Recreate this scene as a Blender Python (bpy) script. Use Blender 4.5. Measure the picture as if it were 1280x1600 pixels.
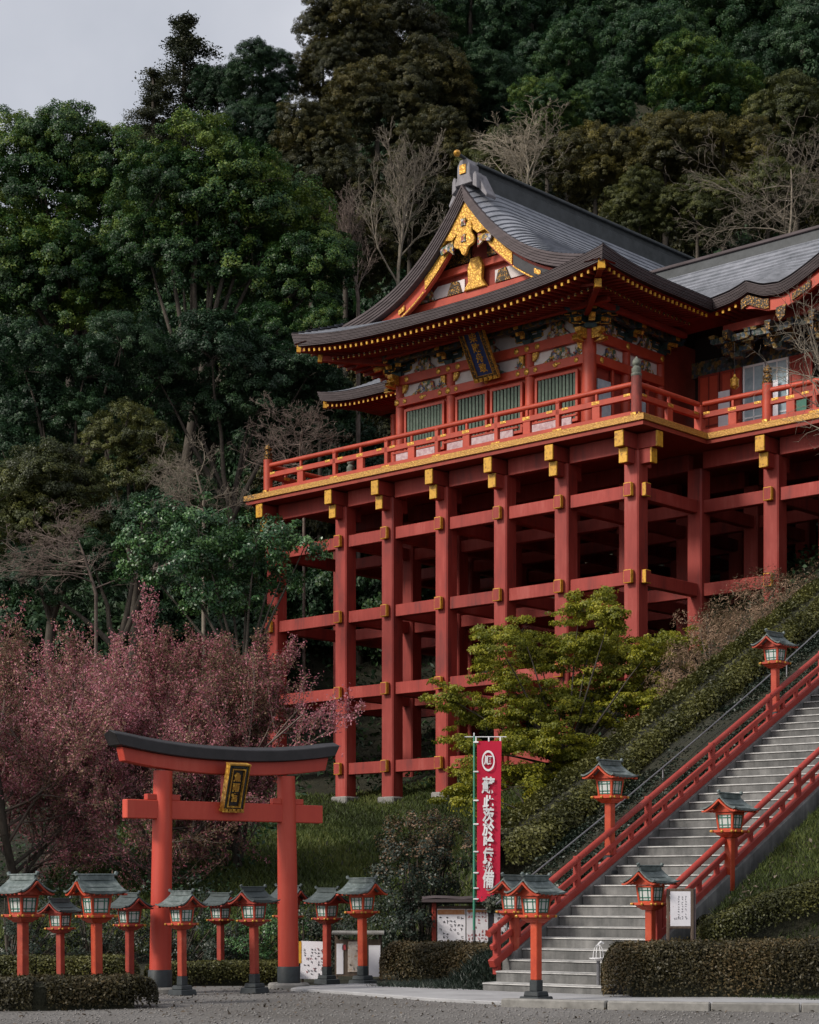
import bpy, bmesh, math, random
import numpy as np
from mathutils import Vector, Matrix
R = math.radians
PI = math.pi
SC = bpy.context.scene
COL = SC.collection
for _o in list(bpy.data.objects):
    bpy.data.objects.remove(_o)

# ------------------------------------------------------------------ camera
F, U0, VH, CH = 2950.0, 640.0, 1400.0, 1.6
cam_d = bpy.data.cameras.new('camera')
cam_d.sensor_fit = 'HORIZONTAL'
cam_d.sensor_width = 36.0
cam_d.lens = F / 1280.0 * 36.0
cam_d.shift_y = 600.0 / 1280.0
cam_d.clip_start = 0.5
cam_d.clip_end = 2000.0
cam = bpy.data.objects.new('camera', cam_d)
cam.location = (0, 0, CH)
cam.rotation_euler = (R(90), 0, 0)
COL.objects.link(cam)
SC.camera = cam

# ------------------------------------------------------------------ sky, sun, exposure
SUN_DIR = Vector((-0.72, -0.42, 0.60)).normalized()      # towards the sun
SUN_EL = math.asin(SUN_DIR.z)
SUN_AZ = math.atan2(SUN_DIR.x, SUN_DIR.y)
world = bpy.data.worlds.new('World')
SC.world = world
world.use_nodes = True
wn = world.node_tree
wn.nodes.clear()
w_out = wn.nodes.new('ShaderNodeOutputWorld')
w_bg = wn.nodes.new('ShaderNodeBackground')
w_sky = wn.nodes.new('ShaderNodeTexSky')
w_sky.sky_type = 'NISHITA'
w_sky.sun_disc = False
w_sky.sun_elevation = SUN_EL
w_sky.sun_rotation = SUN_AZ
w_sky.air_density = 1.0
w_sky.dust_density = 3.0
w_hs = wn.nodes.new('ShaderNodeHueSaturation')
w_hs.inputs['Saturation'].default_value = 0.42
w_mix = wn.nodes.new('ShaderNodeMix')
w_mix.data_type = 'RGBA'
w_tc = wn.nodes.new('ShaderNodeTexCoord')
w_nz = wn.nodes.new('ShaderNodeTexNoise')
w_nz.inputs['Scale'].default_value = 7.0
w_nz.inputs['Detail'].default_value = 5.0
w_rmp = wn.nodes.new('ShaderNodeMapRange')
w_rmp.inputs['From Min'].default_value = 0.3
w_rmp.inputs['From Max'].default_value = 0.75
w_rmp.inputs['To Min'].default_value = 0.3
w_rmp.inputs['To Max'].default_value = 0.92
wn.links.new(w_tc.outputs['Generated'], w_nz.inputs['Vector'])
wn.links.new(w_nz.outputs['Fac'], w_rmp.inputs['Value'])
wn.links.new(w_rmp.outputs['Result'], w_mix.inputs['Factor'])
wn.links.new(w_sky.outputs['Color'], w_hs.inputs['Color'])
wn.links.new(w_hs.outputs['Color'], w_mix.inputs['A'])
w_mix.inputs['B'].default_value = (4.55, 4.6, 5.0, 1)      # the overcast layer
wn.links.new(w_mix.outputs['Result'], w_bg.inputs['Color'])
w_bg.inputs['Strength'].default_value = 0.142
wn.links.new(w_bg.outputs['Background'], w_out.inputs['Surface'])

sun_d = bpy.data.lights.new('sun', 'SUN')
sun_d.energy = 2.8
sun_d.angle = R(10)
sun_d.color = (1.0, 0.93, 0.84)
sun = bpy.data.objects.new('sun', sun_d)
sun.rotation_euler = (-SUN_DIR).to_track_quat('-Z', 'Y').to_euler()
sun.location = (-40, -20, 60)
COL.objects.link(sun)

SC.view_settings.view_transform = 'Standard'
SC.view_settings.look = 'None'
SC.view_settings.exposure = 0.2
SC.view_settings.gamma = 1.0
SC.view_settings.use_curve_mapping = False
SC.render.engine = 'CYCLES'
SC.cycles.use_denoising = True
SC.cycles.max_bounces = 5
SC.cycles.diffuse_bounces = 3
SC.cycles.glossy_bounces = 2
SC.cycles.transmission_bounces = 3
SC.cycles.transparent_max_bounces = 4
SC.cycles.caustics_reflective = False
SC.cycles.caustics_refractive = False

# ------------------------------------------------------------------ helpers: objects
def tag(o, label=None, cat=None, group=None, kind=None):
    if label: o['label'] = label
    if cat: o['category'] = cat
    if group: o['group'] = group
    if kind: o['kind'] = kind
    return o

def thing(name, label, cat, loc=(0, 0, 0), rz=0.0, group=None):
    o = bpy.data.objects.new(name, None)
    o.empty_display_size = 0.3
    COL.objects.link(o)
    o.location = loc
    o.rotation_euler = (0, 0, rz)
    return tag(o, label, cat, group)

def inst(name, me, parent=None, loc=(0, 0, 0), rot=(0, 0, 0), scale=(1, 1, 1)):
    o = bpy.data.objects.new(name, me)
    COL.objects.link(o)
    o.parent = parent
    o.location = loc
    o.rotation_euler = rot
    o.scale = scale
    return o

def copy_tree(o, parent=None):
    c = o.copy()
    COL.objects.link(c)
    c.parent = parent
    for ch in list(o.children):
        copy_tree(ch, c)
    return c

def at(u, v, D):
    return Vector(((u - U0) * D / F, D, CH + (VH - v) * D / F))

class MB:
    """collects faces, builds ONE mesh"""
    def __init__(self):
        self.v, self.f, self.m = [], [], []
    def add(self, vs, fs, m=0):
        b = len(self.v)
        self.v += [tuple(p) for p in vs]
        for f in fs:
            self.f.append(tuple(i + b for i in f))
            self.m.append(m)
        return self
    BF = [(0, 3, 2, 1), (4, 5, 6, 7), (0, 1, 5, 4), (1, 2, 6, 5), (2, 3, 7, 6), (3, 0, 4, 7)]
    def box(self, x0, x1, y0, y1, z0, z1, m=0):
        return self.add([(x0, y0, z0), (x1, y0, z0), (x1, y1, z0), (x0, y1, z0),
                         (x0, y0, z1), (x1, y0, z1), (x1, y1, z1), (x0, y1, z1)], self.BF, m)
    def cbox(self, c, s, m=0, rz=0.0, ry=0.0, rx=0.0, taper=1.0):
        M = Matrix.Rotation(rz, 3, 'Z') @ Matrix.Rotation(ry, 3, 'Y') @ Matrix.Rotation(rx, 3, 'X')
        vs = []
        for z, k in ((-1, 1.0), (1, taper)):
            for x, y in ((-1, -1), (1, -1), (1, 1), (-1, 1)):
                vs.append(Vector(c) + M @ Vector((x * s[0] / 2 * k, y * s[1] / 2 * k, z * s[2] / 2)))
        return self.add(vs, self.BF, m)
    def bar(self, p0, p1, w, h, m=0, up=(0, 0, 1)):
        p0, p1 = Vector(p0), Vector(p1)
        d = (p1 - p0).normalized()
        s = d.cross(Vector(up)).normalized()
        n = s.cross(d)
        vs = []
        for p in (p0, p1):
            for a, b in ((-1, -1), (1, -1), (1, 1), (-1, 1)):
                vs.append(p + s * a * w / 2 + n * b * h / 2)
        return self.add(vs, [(0, 1, 2, 3), (7, 6, 5, 4), (0, 4, 5, 1), (1, 5, 6, 2), (2, 6, 7, 3), (3, 7, 4, 0)], m)
    def tube(self, pts, rad, n=8, m=0, cap=True):
        pts = [Vector(p) for p in pts]
        if not isinstance(rad, (list, tuple)): rad = [rad] * len(pts)
        vs, fs = [], []
        for i, p in enumerate(pts):
            d = (pts[min(i + 1, len(pts) - 1)] - pts[max(i - 1, 0)]).normalized()
            a = Vector((0, 0, 1)) if abs(d.z) < 0.9 else Vector((1, 0, 0))
            s = d.cross(a).normalized(); t = s.cross(d)
            for k in range(n):
                an = 2 * PI * k / n
                vs.append(p + (s * math.cos(an) + t * math.sin(an)) * rad[i])
        for i in range(len(pts) - 1):
            for k in range(n):
                a, b = i * n + k, i * n + (k + 1) % n
                fs.append((a, b, b + n, a + n))
        if cap:
            fs.append(tuple(range(n))[::-1])
            fs.append(tuple((len(pts) - 1) * n + k for k in range(n)))
        return self.add(vs, fs, m)
    def lathe(self, prof, c=(0, 0, 0), n=14, m=0):
        vs, fs = [], []
        for r, z in prof:
            for k in range(n):
                an = 2 * PI * k / n
                vs.append((c[0] + r * math.cos(an), c[1] + r * math.sin(an), c[2] + z))
        for i in range(len(prof) - 1):
            for k in range(n):
                a, b = i * n + k, i * n + (k + 1) % n
                fs.append((a, b, b + n, a + n))
        fs.append(tuple(range(n))[::-1])
        fs.append(tuple((len(prof) - 1) * n + k for k in range(n)))
        return self.add(vs, fs, m)
    def plate(self, poly, y0, y1, m=0, T=None):
        """polygon in x,z extruded from y0 to y1 (T maps a Vector)"""
        n = len(poly)
        vs = [Vector((x, y0, z)) for x, z in poly] + [Vector((x, y1, z)) for x, z in poly]
        if T: vs = [T @ p for p in vs]
        fs = [tuple(range(n)), tuple(range(2 * n - 1, n - 1, -1))]
        for i in range(n):
            j = (i + 1) % n
            fs.append((i, i + n, j + n, j))
        return self.add(vs, fs, m)
    def grid(self, P, m=0, flip=False):
        r, c = len(P), len(P[0])
        vs = [p for row in P for p in row]
        fs = []
        for i in range(r - 1):
            for j in range(c - 1):
                q = (i * c + j, i * c + j + 1, (i + 1) * c + j + 1, (i + 1) * c + j)
                fs.append(q[::-1] if flip else q)
        return self.add(vs, fs, m)
    def sweep(self, path, sec, m=0, cap=True):
        """sec: list of (offset-vector-list) per path point, closed loop"""
        n = len(sec[0]); vs, fs = [], []
        for p, s in zip(path, sec):
            for q in s: vs.append(Vector(p) + Vector(q))
        for i in range(len(path) - 1):
            for k in range(n):
                a, b = i * n + k, i * n + (k + 1) % n
                fs.append((a, b, b + n, a + n))
        if cap:
            fs.append(tuple(range(n))[::-1]); fs.append(tuple((len(path) - 1) * n + k for k in range(n)))
        return self.add(vs, fs, m)
    def mesh(self, name, mats, smooth=False, bevel=0.0):
        me = bpy.data.meshes.new(name)
        me.from_pydata(self.v, [], self.f)
        if not isinstance(mats, (list, tuple)): mats = [mats]
        for mt in mats: me.materials.append(mt)
        if len(mats) > 1: me.polygons.foreach_set('material_index', self.m)
        bm = bmesh.new(); bm.from_mesh(me)
        bmesh.ops.recalc_face_normals(bm, faces=bm.faces)
        if bevel > 0:
            bmesh.ops.bevel(bm, geom=list(bm.edges), offset=bevel, segments=1, affect='EDGES', clamp_overlap=True)
        bm.to_mesh(me); bm.free()
        if smooth:
            me.polygons.foreach_set('use_smooth', [True] * len(me.polygons))
            try: me.set_sharp_from_angle(angle=R(42))
            except Exception: pass
        me.update()
        return me
    def build(self, name, mats, parent=None, smooth=False, bevel=0.0, loc=(0, 0, 0), rot=(0, 0, 0)):
        return inst(name, self.mesh(name, mats, smooth, bevel), parent, loc, rot)

_bc = {}
def boxmesh(sx, sy, sz, mat, bev=0.015):
    k = (round(sx, 2), round(sy, 2), round(sz, 2), mat.name, bev)
    if k not in _bc:
        _bc[k] = MB().cbox((0, 0, 0), k[:3]).mesh('box', mat, bevel=min(bev, min(k[:3]) * 0.2))
    return _bc[k]

def block(name, parent, x0, x1, y0, y1, z0, z1, mat, bev=0.015):
    return inst(name, boxmesh(x1 - x0, y1 - y0, z1 - z0, mat, bev), parent,
                ((x0 + x1) / 2, (y0 + y1) / 2, (z0 + z1) / 2))

def child_of(p, c):
    """parent c to p keeping c's coordinates given in p's parent space"""
    c.parent = p
    c.location = Vector(c.location) - Vector(p.location)
    return c

# ------------------------------------------------------------------ helpers: leaves with numpy
def np_mesh(name, V, Q, mats, tint=None, mi=None):
    me = bpy.data.meshes.new(name)
    V = np.ascontiguousarray(V, dtype=np.float32); Q = np.ascontiguousarray(Q, dtype=np.int32)
    k = Q.shape[1]
    me.vertices.add(len(V)); me.vertices.foreach_set('co', V.ravel())
    me.loops.add(Q.size); me.loops.foreach_set('vertex_index', Q.ravel())
    me.polygons.add(len(Q))
    me.polygons.foreach_set('loop_start', np.arange(0, Q.size, k, dtype=np.int32))
    me.polygons.foreach_set('loop_total', np.full(len(Q), k, dtype=np.int32))
    for mt in (mats if isinstance(mats, (list, tuple)) else [mats]): me.materials.append(mt)
    if mi is not None: me.polygons.foreach_set('material_index', np.asarray(mi, dtype=np.int32))
    me.update(calc_edges=True)
    if tint is not None:
        a = me.attributes.new('tint', 'FLOAT', 'FACE')
        a.data.foreach_set('value', np.asarray(tint, dtype=np.float32))
    return me

def unit(a):
    return a / (np.linalg.norm(a, axis=1, keepdims=True) + 1e-9)

def leaf_quads(rng, P, N, L, W):
    """pointed leaf quads (a rhombus folded a little along its midrib)"""
    n = len(P)
    N = unit(N)
    a = unit(np.cross(N, rng.normal(size=(n, 3))))
    b = np.cross(N, a)
    L = (L * rng.uniform(0.65, 1.3, n))[:, None]; W = (W * rng.uniform(0.65, 1.3, n))[:, None]
    V = np.stack([P - a * L / 2, P + b * W / 2 + N * W * 0.15, P + a * L / 2 - N * L * 0.12, P - b * W / 2 + N * W * 0.15], 1).reshape(-1, 3)
    return V, np.arange(4 * n).reshape(-1, 4)

def sph(rng, n, zmin=-0.4):
    z = rng.uniform(zmin, 1.0, n); t = rng.uniform(0, 2 * PI, n); r = np.sqrt(np.maximum(0, 1 - z * z))
    return np.stack([r * np.cos(t), r * np.sin(t), z], 1)

def crown_leaves(rng, lobes, dens, rc, per, L, W, zmin=-0.45, squash=1.0, inner=0.08, coh=0.75):
    """lobes: (x,y,z,r,rz). clumps sit on the lobes, leaves on the clumps"""
    C, CR, LD = [], [], []
    for (x, y, z, r, rz) in lobes:
        k = max(3, int(dens * r * r))
        d = sph(rng, k, zmin)
        rad = np.where(rng.random(k) < inner, rng.uniform(0.4, 0.8, k), rng.uniform(0.88, 1.06, k))[:, None]
        C.append(np.array([x, y, z]) + d * rad * np.array([r, r, rz])); CR.append(rc * rng.uniform(0.55, 1.35, k)); LD.append(d)
    C = np.concatenate(C); CR = np.concatenate(CR); LD = np.concatenate(LD)
    ct = rng.random(len(C))
    idx = np.repeat(np.arange(len(C)), np.maximum(3, (per * (CR / rc) ** 2).astype(int)))
    n = len(idx)
    d = sph(rng, n, -0.7)
    P = C[idx] + d * (CR[idx] * rng.uniform(0.55, 1.08, n))[:, None] * np.array([1, 1, squash])
    N = 0.6 * d + coh * LD[idx] + rng.normal(size=(n, 3)) * 0.42 + np.array([0, 0, 0.35])
    V, Q = leaf_quads(rng, P, N, L, W)
    return V, Q, np.clip(ct[idx] * 0.55 + rng.random(n) * 0.45, 0, 1)

def tubes_np(segs, k=4):
    """segs: list of (p0,p1,r0,r1)"""
    S = np.array([list(a) + list(b) + [c, d] for a, b, c, d in segs], dtype=np.float64)
    p0, p1, r0, r1 = S[:, 0:3], S[:, 3:6], S[:, 6:7], S[:, 7:8]
    d = unit(p1 - p0)
    a = np.where(np.abs(d[:, 2:3]) < 0.9, np.array([[0, 0, 1.0]]), np.array([[1.0, 0, 0]]))
    s = unit(np.cross(d, a)); t = np.cross(s, d)
    V = []
    for p, r in ((p0, r0), (p1, r1)):
        for j in range(k):
            an = 2 * PI * j / k
            V.append(p + (s * math.cos(an) + t * math.sin(an)) * r)
    V = np.stack(V, 1).reshape(-1, 3)
    n = len(S); base = np.arange(n)[:, None] * 2 * k
    Q = []
    for j in range(k):
        Q.append(np.concatenate([base + j, base + (j + 1) % k, base + k + (j + 1) % k, base + k + j], 1))
    return V, np.concatenate(Q, 0)

def grow(rnd, p, d, L, r, lvl, cfg, segs, tips):
    n = cfg['seg'][lvl]
    pts = [Vector(p)]
    d = Vector(d).normalized()
    rr = r
    for i in range(n):
        j = cfg['wob'][lvl]
        d = (d + Vector((rnd.gauss(0, j), rnd.gauss(0, j), rnd.gauss(0, j) + cfg['up'][lvl]))).normalized()
        q = pts[-1] + d * L / n
        r1 = r * (1 - (i + 1) / n * (1 - cfg['tap'][lvl]))
        segs.append((pts[-1], q, rr, r1)); rr = r1
        pts.append(q)
        if lvl == len(cfg['seg']) - 1: tips.append((q, d.copy()))
    if lvl < len(cfg['seg']) - 1:
        for c in range(cfg['kids'][lvl]):
            f = cfg['from'][lvl] + (1 - cfg['from'][lvl]) * (c + rnd.random() * 0.8) / cfg['kids'][lvl]
            f = min(f, 0.999)
            i = min(int(f * n), n - 1); q = pts[i].lerp(pts[i + 1], f * n - i)
            dd = (pts[i + 1] - pts[i]).normalized()
            s = dd.cross(Vector((rnd.gauss(0, 1), rnd.gauss(0, 1), rnd.gauss(0, 1)))).normalized()
            an = R(cfg['ang'][lvl]) * rnd.uniform(0.7, 1.3)
            grow(rnd, q, dd * math.cos(an) + s * math.sin(an), L * cfg['len'][lvl] * rnd.uniform(0.7, 1.2) * (1.15 - 0.5 * f),
                 max(cfg['rmin'], r * cfg['rad'][lvl] * (1.1 - 0.5 * f)), lvl + 1, cfg, segs, tips)

# ------------------------------------------------------------------ materials
def newmat(name):
    m = bpy.data.materials.new(name); m.use_nodes = True
    nt = m.node_tree
    return m, nt, nt.nodes['Principled BSDF']

def ramp(nt, stops):
    r = nt.nodes.new('ShaderNodeValToRGB')
    el = r.color_ramp.elements
    while len(el) < len(stops): el.new(0.5)
    for e, (p, c) in zip(el, stops):
        e.position = p; e.color = tuple(c) + (1,) if len(c) == 3 else c
    return r

def noise_in(nt, scale, detail=5, rough=0.6, coord='Object', stretch=None):
    tc = nt.nodes.new('ShaderNodeTexCoord'); nz = nt.nodes.new('ShaderNodeTexNoise')
    nz.inputs['Scale'].default_value = scale; nz.inputs['Detail'].default_value = detail; nz.inputs['Roughness'].default_value = rough
    src = tc.outputs[coord]
    mp = nt.nodes.new('ShaderNodeMapping')
    oi = nt.nodes.new('ShaderNodeObjectInfo')
    ml = nt.nodes.new('ShaderNodeMath'); ml.operation = 'MULTIPLY'; ml.inputs[1].default_value = 37.0
    nt.links.new(oi.outputs['Random'], ml.inputs[0]); nt.links.new(ml.outputs[0], mp.inputs['Location'])
    if stretch: mp.inputs['Scale'].default_value = stretch
    nt.links.new(src, mp.inputs['Vector']); nt.links.new(mp.outputs[0], nz.inputs['Vector'])
    return nz

def bump(nt, b, src, strength, dist=0.02):
    n = nt.nodes.new('ShaderNodeBump'); n.inputs['Strength'].default_value = strength; n.inputs['Distance'].default_value = dist
    nt.links.new(src, n.inputs['Height']); nt.links.new(n.outputs[0], b.inputs['Normal'])

def noisy(name, stops, scale=3.0, rough=0.6, bmp=0.3, bscale=30.0, stretch=None, metallic=0.0, detail=6, spec=0.4, bdist=0.01, streak=0.0, vary=0.12):
    m, nt, b = newmat(name)
    nz = noise_in(nt, scale, detail, 0.65, stretch=stretch)
    r = ramp(nt, stops)
    fac = nz.outputs['Fac']
    if streak:                                                # rain streaks run down the piece
        n3 = noise_in(nt, 5.0, 5, 0.7, stretch=(1.6, 1.6, 0.12))
        s1 = nt.nodes.new('ShaderNodeMath'); s1.operation = 'MULTIPLY_ADD'; s1.inputs[1].default_value = streak; s1.inputs[2].default_value = -streak * 0.5
        nt.links.new(n3.outputs['Fac'], s1.inputs[0])
        s2 = nt.nodes.new('ShaderNodeMath'); s2.operation = 'ADD'; nt.links.new(fac, s2.inputs[0]); nt.links.new(s1.outputs[0], s2.inputs[1]); fac = s2.outputs[0]
    nt.links.new(fac, r.inputs[0])
    oi = nt.nodes.new('ShaderNodeObjectInfo'); mr = nt.nodes.new('ShaderNodeMapRange')   # pieces differ a little
    mr.inputs['To Min'].default_value = 1 - vary; mr.inputs['To Max'].default_value = 1 + vary
    nt.links.new(oi.outputs['Random'], mr.inputs['Value'])
    hs = nt.nodes.new('ShaderNodeHueSaturation'); nt.links.new(mr.outputs[0], hs.inputs['Value']); nt.links.new(r.outputs[0], hs.inputs['Color'])
    nt.links.new(hs.outputs[0], b.inputs['Base Color'])
    b.inputs['Roughness'].default_value = rough; b.inputs['Metallic'].default_value = metallic
    b.inputs['Specular IOR Level'].default_value = spec
    if bmp:
        n2 = noise_in(nt, bscale, 4, 0.6, stretch=stretch)
        bump(nt, b, n2.outputs['Fac'], bmp, bdist)
    return m

M = {}
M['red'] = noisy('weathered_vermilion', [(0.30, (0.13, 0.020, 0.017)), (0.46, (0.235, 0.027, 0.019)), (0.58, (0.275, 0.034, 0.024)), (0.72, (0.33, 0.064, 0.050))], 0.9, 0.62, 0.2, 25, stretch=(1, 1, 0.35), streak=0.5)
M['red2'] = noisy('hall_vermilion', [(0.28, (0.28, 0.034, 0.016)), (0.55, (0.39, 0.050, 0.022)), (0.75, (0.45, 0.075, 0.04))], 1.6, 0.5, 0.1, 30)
M['torii_red'] = noisy('torii_vermilion', [(0.3, (0.36, 0.036, 0.022)), (0.55, (0.43, 0.05, 0.028)), (0.75, (0.48, 0.075, 0.045))], 1.2, 0.5, 0.12, 40, stretch=(1, 1, 0.4), streak=0.45)
M['lamp_red'] = noisy('lantern_vermilion', [(0.3, (0.31, 0.034, 0.013)), (0.55, (0.42, 0.055, 0.019)), (0.78, (0.46, 0.085, 0.04))], 4.0, 0.48, 0.12, 60, streak=0.5)
M['lamp_red_mid'] = noisy('sunfaded_lantern_vermilion', [(0.3, (0.26, 0.032, 0.016)), (0.55, (0.36, 0.048, 0.022)), (0.74, (0.42, 0.11, 0.07))], 6.0, 0.6, 0.15, 60, streak=0.6)
M['lamp_red_old'] = noisy('faded_lantern_vermilion', [(0.3, (0.20, 0.022, 0.014)), (0.55, (0.28, 0.034, 0.018)), (0.78, (0.34, 0.06, 0.035))], 4.0, 0.6, 0.12, 60)
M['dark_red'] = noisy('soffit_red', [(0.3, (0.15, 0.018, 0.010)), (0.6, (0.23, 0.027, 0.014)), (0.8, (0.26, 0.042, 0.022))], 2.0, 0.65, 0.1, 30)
M['rail_red'] = noisy('stair_rail_red', [(0.3, (0.26, 0.026, 0.018)), (0.55, (0.30, 0.033, 0.022)), (0.68, (0.34, 0.05, 0.036)), (0.76, (0.42, 0.14, 0.11))], 3.2, 0.62, 0.2, 40, detail=9)
M['black'] = noisy('black_lacquer', [(0.3, (0.010, 0.009, 0.010)), (0.7, (0.025, 0.022, 0.024))], 4, 0.45, 0.1, 30)
M['foot'] = noisy('dark_painted_foot', [(0.3, (0.014, 0.018, 0.02)), (0.7, (0.035, 0.042, 0.045))], 6, 0.6, 0.2, 40)
M['yellow'] = noisy('chased_yellow_cap', [(0.34, (0.20, 0.085, 0.008)), (0.46, (0.52, 0.26, 0.014)), (0.7, (0.62, 0.34, 0.03))], 9, 0.5, 0.35, 18, spec=0.5)
M['white'] = noisy('plaster', [(0.3, (0.52, 0.46, 0.44)), (0.7, (0.66, 0.60, 0.58))], 3, 0.85, 0.1, 30)
M['roof'] = noisy('grey_copper_shingle', [(0.25, (0.12, 0.13, 0.147)), (0.5, (0.205, 0.215, 0.242)), (0.75, (0.29, 0.30, 0.335))], 1.6, 0.5, 0.25, 14, stretch=(1, 1, 1))
M['ridge'] = noisy('dark_ridge_copper', [(0.3, (0.026, 0.030, 0.032)), (0.7, (0.058, 0.064, 0.068))], 2.5, 0.55, 0.2, 14)
M['ridge_light'] = noisy('ridge_end_grey', [(0.3, (0.15, 0.14, 0.15)), (0.7, (0.25, 0.24, 0.26))], 4, 0.6, 0.2, 20)
M['fascia'] = noisy('layered_bark_edge', [(0.3, (0.046, 0.035, 0.036)), (0.6, (0.080, 0.062, 0.064)), (0.8, (0.11, 0.090, 0.092))], 2.5, 0.75, 0.3, 24, stretch=(0.4, 0.4, 3))
M['teal'] = noisy('bracket_teal', [(0.30, (0.012, 0.026, 0.026)), (0.52, (0.025, 0.055, 0.05)), (0.66, (0.03, 0.06, 0.11)), (0.82, (0.22, 0.13, 0.02))], 5, 0.6, 0.4, 16)
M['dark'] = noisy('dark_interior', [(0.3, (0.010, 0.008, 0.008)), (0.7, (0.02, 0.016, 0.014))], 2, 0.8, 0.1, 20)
M['slat'] = noisy('green_slat', [(0.3, (0.10, 0.15, 0.11)), (0.7, (0.19, 0.24, 0.19))], 6, 0.6, 0.1, 30)
M['copper_green'] = noisy('patinated_copper', [(0.25, (0.048, 0.066, 0.064)), (0.5, (0.098, 0.122, 0.118)), (0.78, (0.23, 0.26, 0.26))], 9, 0.5, 0.3, 30, stretch=(1, 1, 1))
M['copper_dark'] = noisy('dark_copper', [(0.25, (0.03, 0.042, 0.042)), (0.6, (0.06, 0.075, 0.075)), (0.8, (0.11, 0.13, 0.13))], 8, 0.6, 0.3, 30)
M['lattice'] = noisy('green_lattice', [(0.3, (0.02, 0.10, 0.07)), (0.7, (0.04, 0.17, 0.12))], 8, 0.5, 0, 1)
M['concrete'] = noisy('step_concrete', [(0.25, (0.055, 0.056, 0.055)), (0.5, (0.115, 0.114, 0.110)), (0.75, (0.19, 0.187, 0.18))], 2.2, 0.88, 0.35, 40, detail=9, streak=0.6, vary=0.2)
M['nosing'] = noisy('highlight_nosing', [(0.3, (0.22, 0.22, 0.215)), (0.5, (0.44, 0.435, 0.42)), (0.75, (0.56, 0.55, 0.53))], 3.0, 0.85, 0.25, 40)  # pale colour paints in the light caught by step tops and edges
M['stone'] = noisy('grey_stone', [(0.3, (0.13, 0.125, 0.115)), (0.7, (0.27, 0.26, 0.24))], 5, 0.9, 0.4, 30)
M['pave'] = noisy('pale_concrete_paving', [(0.25, (0.21, 0.21, 0.215)), (0.5, (0.31, 0.31, 0.315)), (0.75, (0.38, 0.38, 0.385))], 1.3, 0.85, 0.3, 60, detail=9)
M['wood'] = noisy('weathered_wood', [(0.3, (0.06, 0.04, 0.03)), (0.7, (0.15, 0.11, 0.08))], 6, 0.8, 0.3, 30, stretch=(3, 3, 0.3))
M['post_dark'] = noisy('rain_darkened_post', [(0.3, (0.05, 0.018, 0.016)), (0.52, (0.11, 0.026, 0.02)), (0.7, (0.26, 0.045, 0.034))], 1.2, 0.7, 0.2, 30, stretch=(1.5, 1.5, 0.5))
M['patina'] = noisy('patinated_finial', [(0.3, (0.05, 0.055, 0.045)), (0.6, (0.15, 0.16, 0.13)), (0.8, (0.25, 0.24, 0.19))], 9, 0.7, 0.5, 30)
M['steel'] = noisy('galvanised_steel', [(0.3, (0.14, 0.14, 0.15)), (0.7, (0.24, 0.24, 0.25))], 5, 0.45, 0.1, 40, metallic=0.6)
M['white_paint'] = noisy('white_paint', [(0.3, (0.62, 0.62, 0.63)), (0.7, (0.78, 0.78, 0.78))], 4, 0.5, 0.05, 40)
M['paper'] = noisy('white_board_sheet', [(0.3, (0.70, 0.68, 0.72)), (0.7, (0.82, 0.80, 0.83))], 3, 0.7, 0.05, 20)
M['ink'] = noisy('black_ink', [(0.3, (0.015, 0.015, 0.022)), (0.7, (0.05, 0.05, 0.07))], 12, 0.7, 0, 1)
M['ink_red'] = noisy('red_ink', [(0.3, (0.30, 0.03, 0.05)), (0.7, (0.45, 0.07, 0.07))], 12, 0.7, 0, 1)
M['ink_orange'] = noisy('orange_print', [(0.3, (0.45, 0.16, 0.05)), (0.7, (0.55, 0.30, 0.16))], 12, 0.7, 0, 1)
M['poster'] = noisy('printed_poster', [(0.35, (0.42, 0.33, 0.26)), (0.5, (0.58, 0.52, 0.46)), (0.62, (0.36, 0.20, 0.10)), (0.72, (0.55, 0.50, 0.42))], 7, 0.6, 0, 1)
M['green_pole'] = noisy('green_banner_pole', [(0.3, (0.03, 0.16, 0.10)), (0.7, (0.06, 0.24, 0.17))], 2, 0.4, 0, 1)
M['pink_cloth'] = noisy('faded_pink_cloth', [(0.3, (0.36, 0.20, 0.22)), (0.5, (0.50, 0.36, 0.37)), (0.7, (0.60, 0.50, 0.50))], 7, 0.85, 0.1, 30)
M['blue'] = noisy('plaque_navy', [(0.3, (0.010, 0.020, 0.075)), (0.7, (0.018, 0.034, 0.11))], 5, 0.4, 0.05, 30)
M['glass'] = noisy('pale_glass', [(0.3, (0.22, 0.30, 0.34)), (0.7, (0.44, 0.54, 0.58))], 3, 0.15, 0, 1, spec=0.6)
M['soil'] = noisy('leaf_litter', [(0.3, (0.014, 0.015, 0.008)), (0.55, (0.026, 0.026, 0.013)), (0.8, (0.05, 0.042, 0.022))], 1.5, 0.95, 0.8, 8, detail=9, bdist=0.15)
M['bark'] = noisy('bark', [(0.3, (0.030, 0.024, 0.018)), (0.7, (0.085, 0.07, 0.055))], 5, 0.9, 0.6, 20, stretch=(2, 2, 0.4))
M['bark_pale'] = noisy('pale_bark', [(0.3, (0.10, 0.082, 0.062)), (0.7, (0.23, 0.195, 0.15))], 3, 0.85, 0.3, 20)
M['bark_bright'] = noisy('silvery_bark', [(0.3, (0.19, 0.16, 0.115)), (0.7, (0.35, 0.30, 0.23))], 3, 0.85, 0.2, 20)
M['bark_twig'] = noisy('brown_twig', [(0.3, (0.075, 0.055, 0.045)), (0.7, (0.20, 0.15, 0.125))], 3, 0.85, 0.2, 20)

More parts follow.
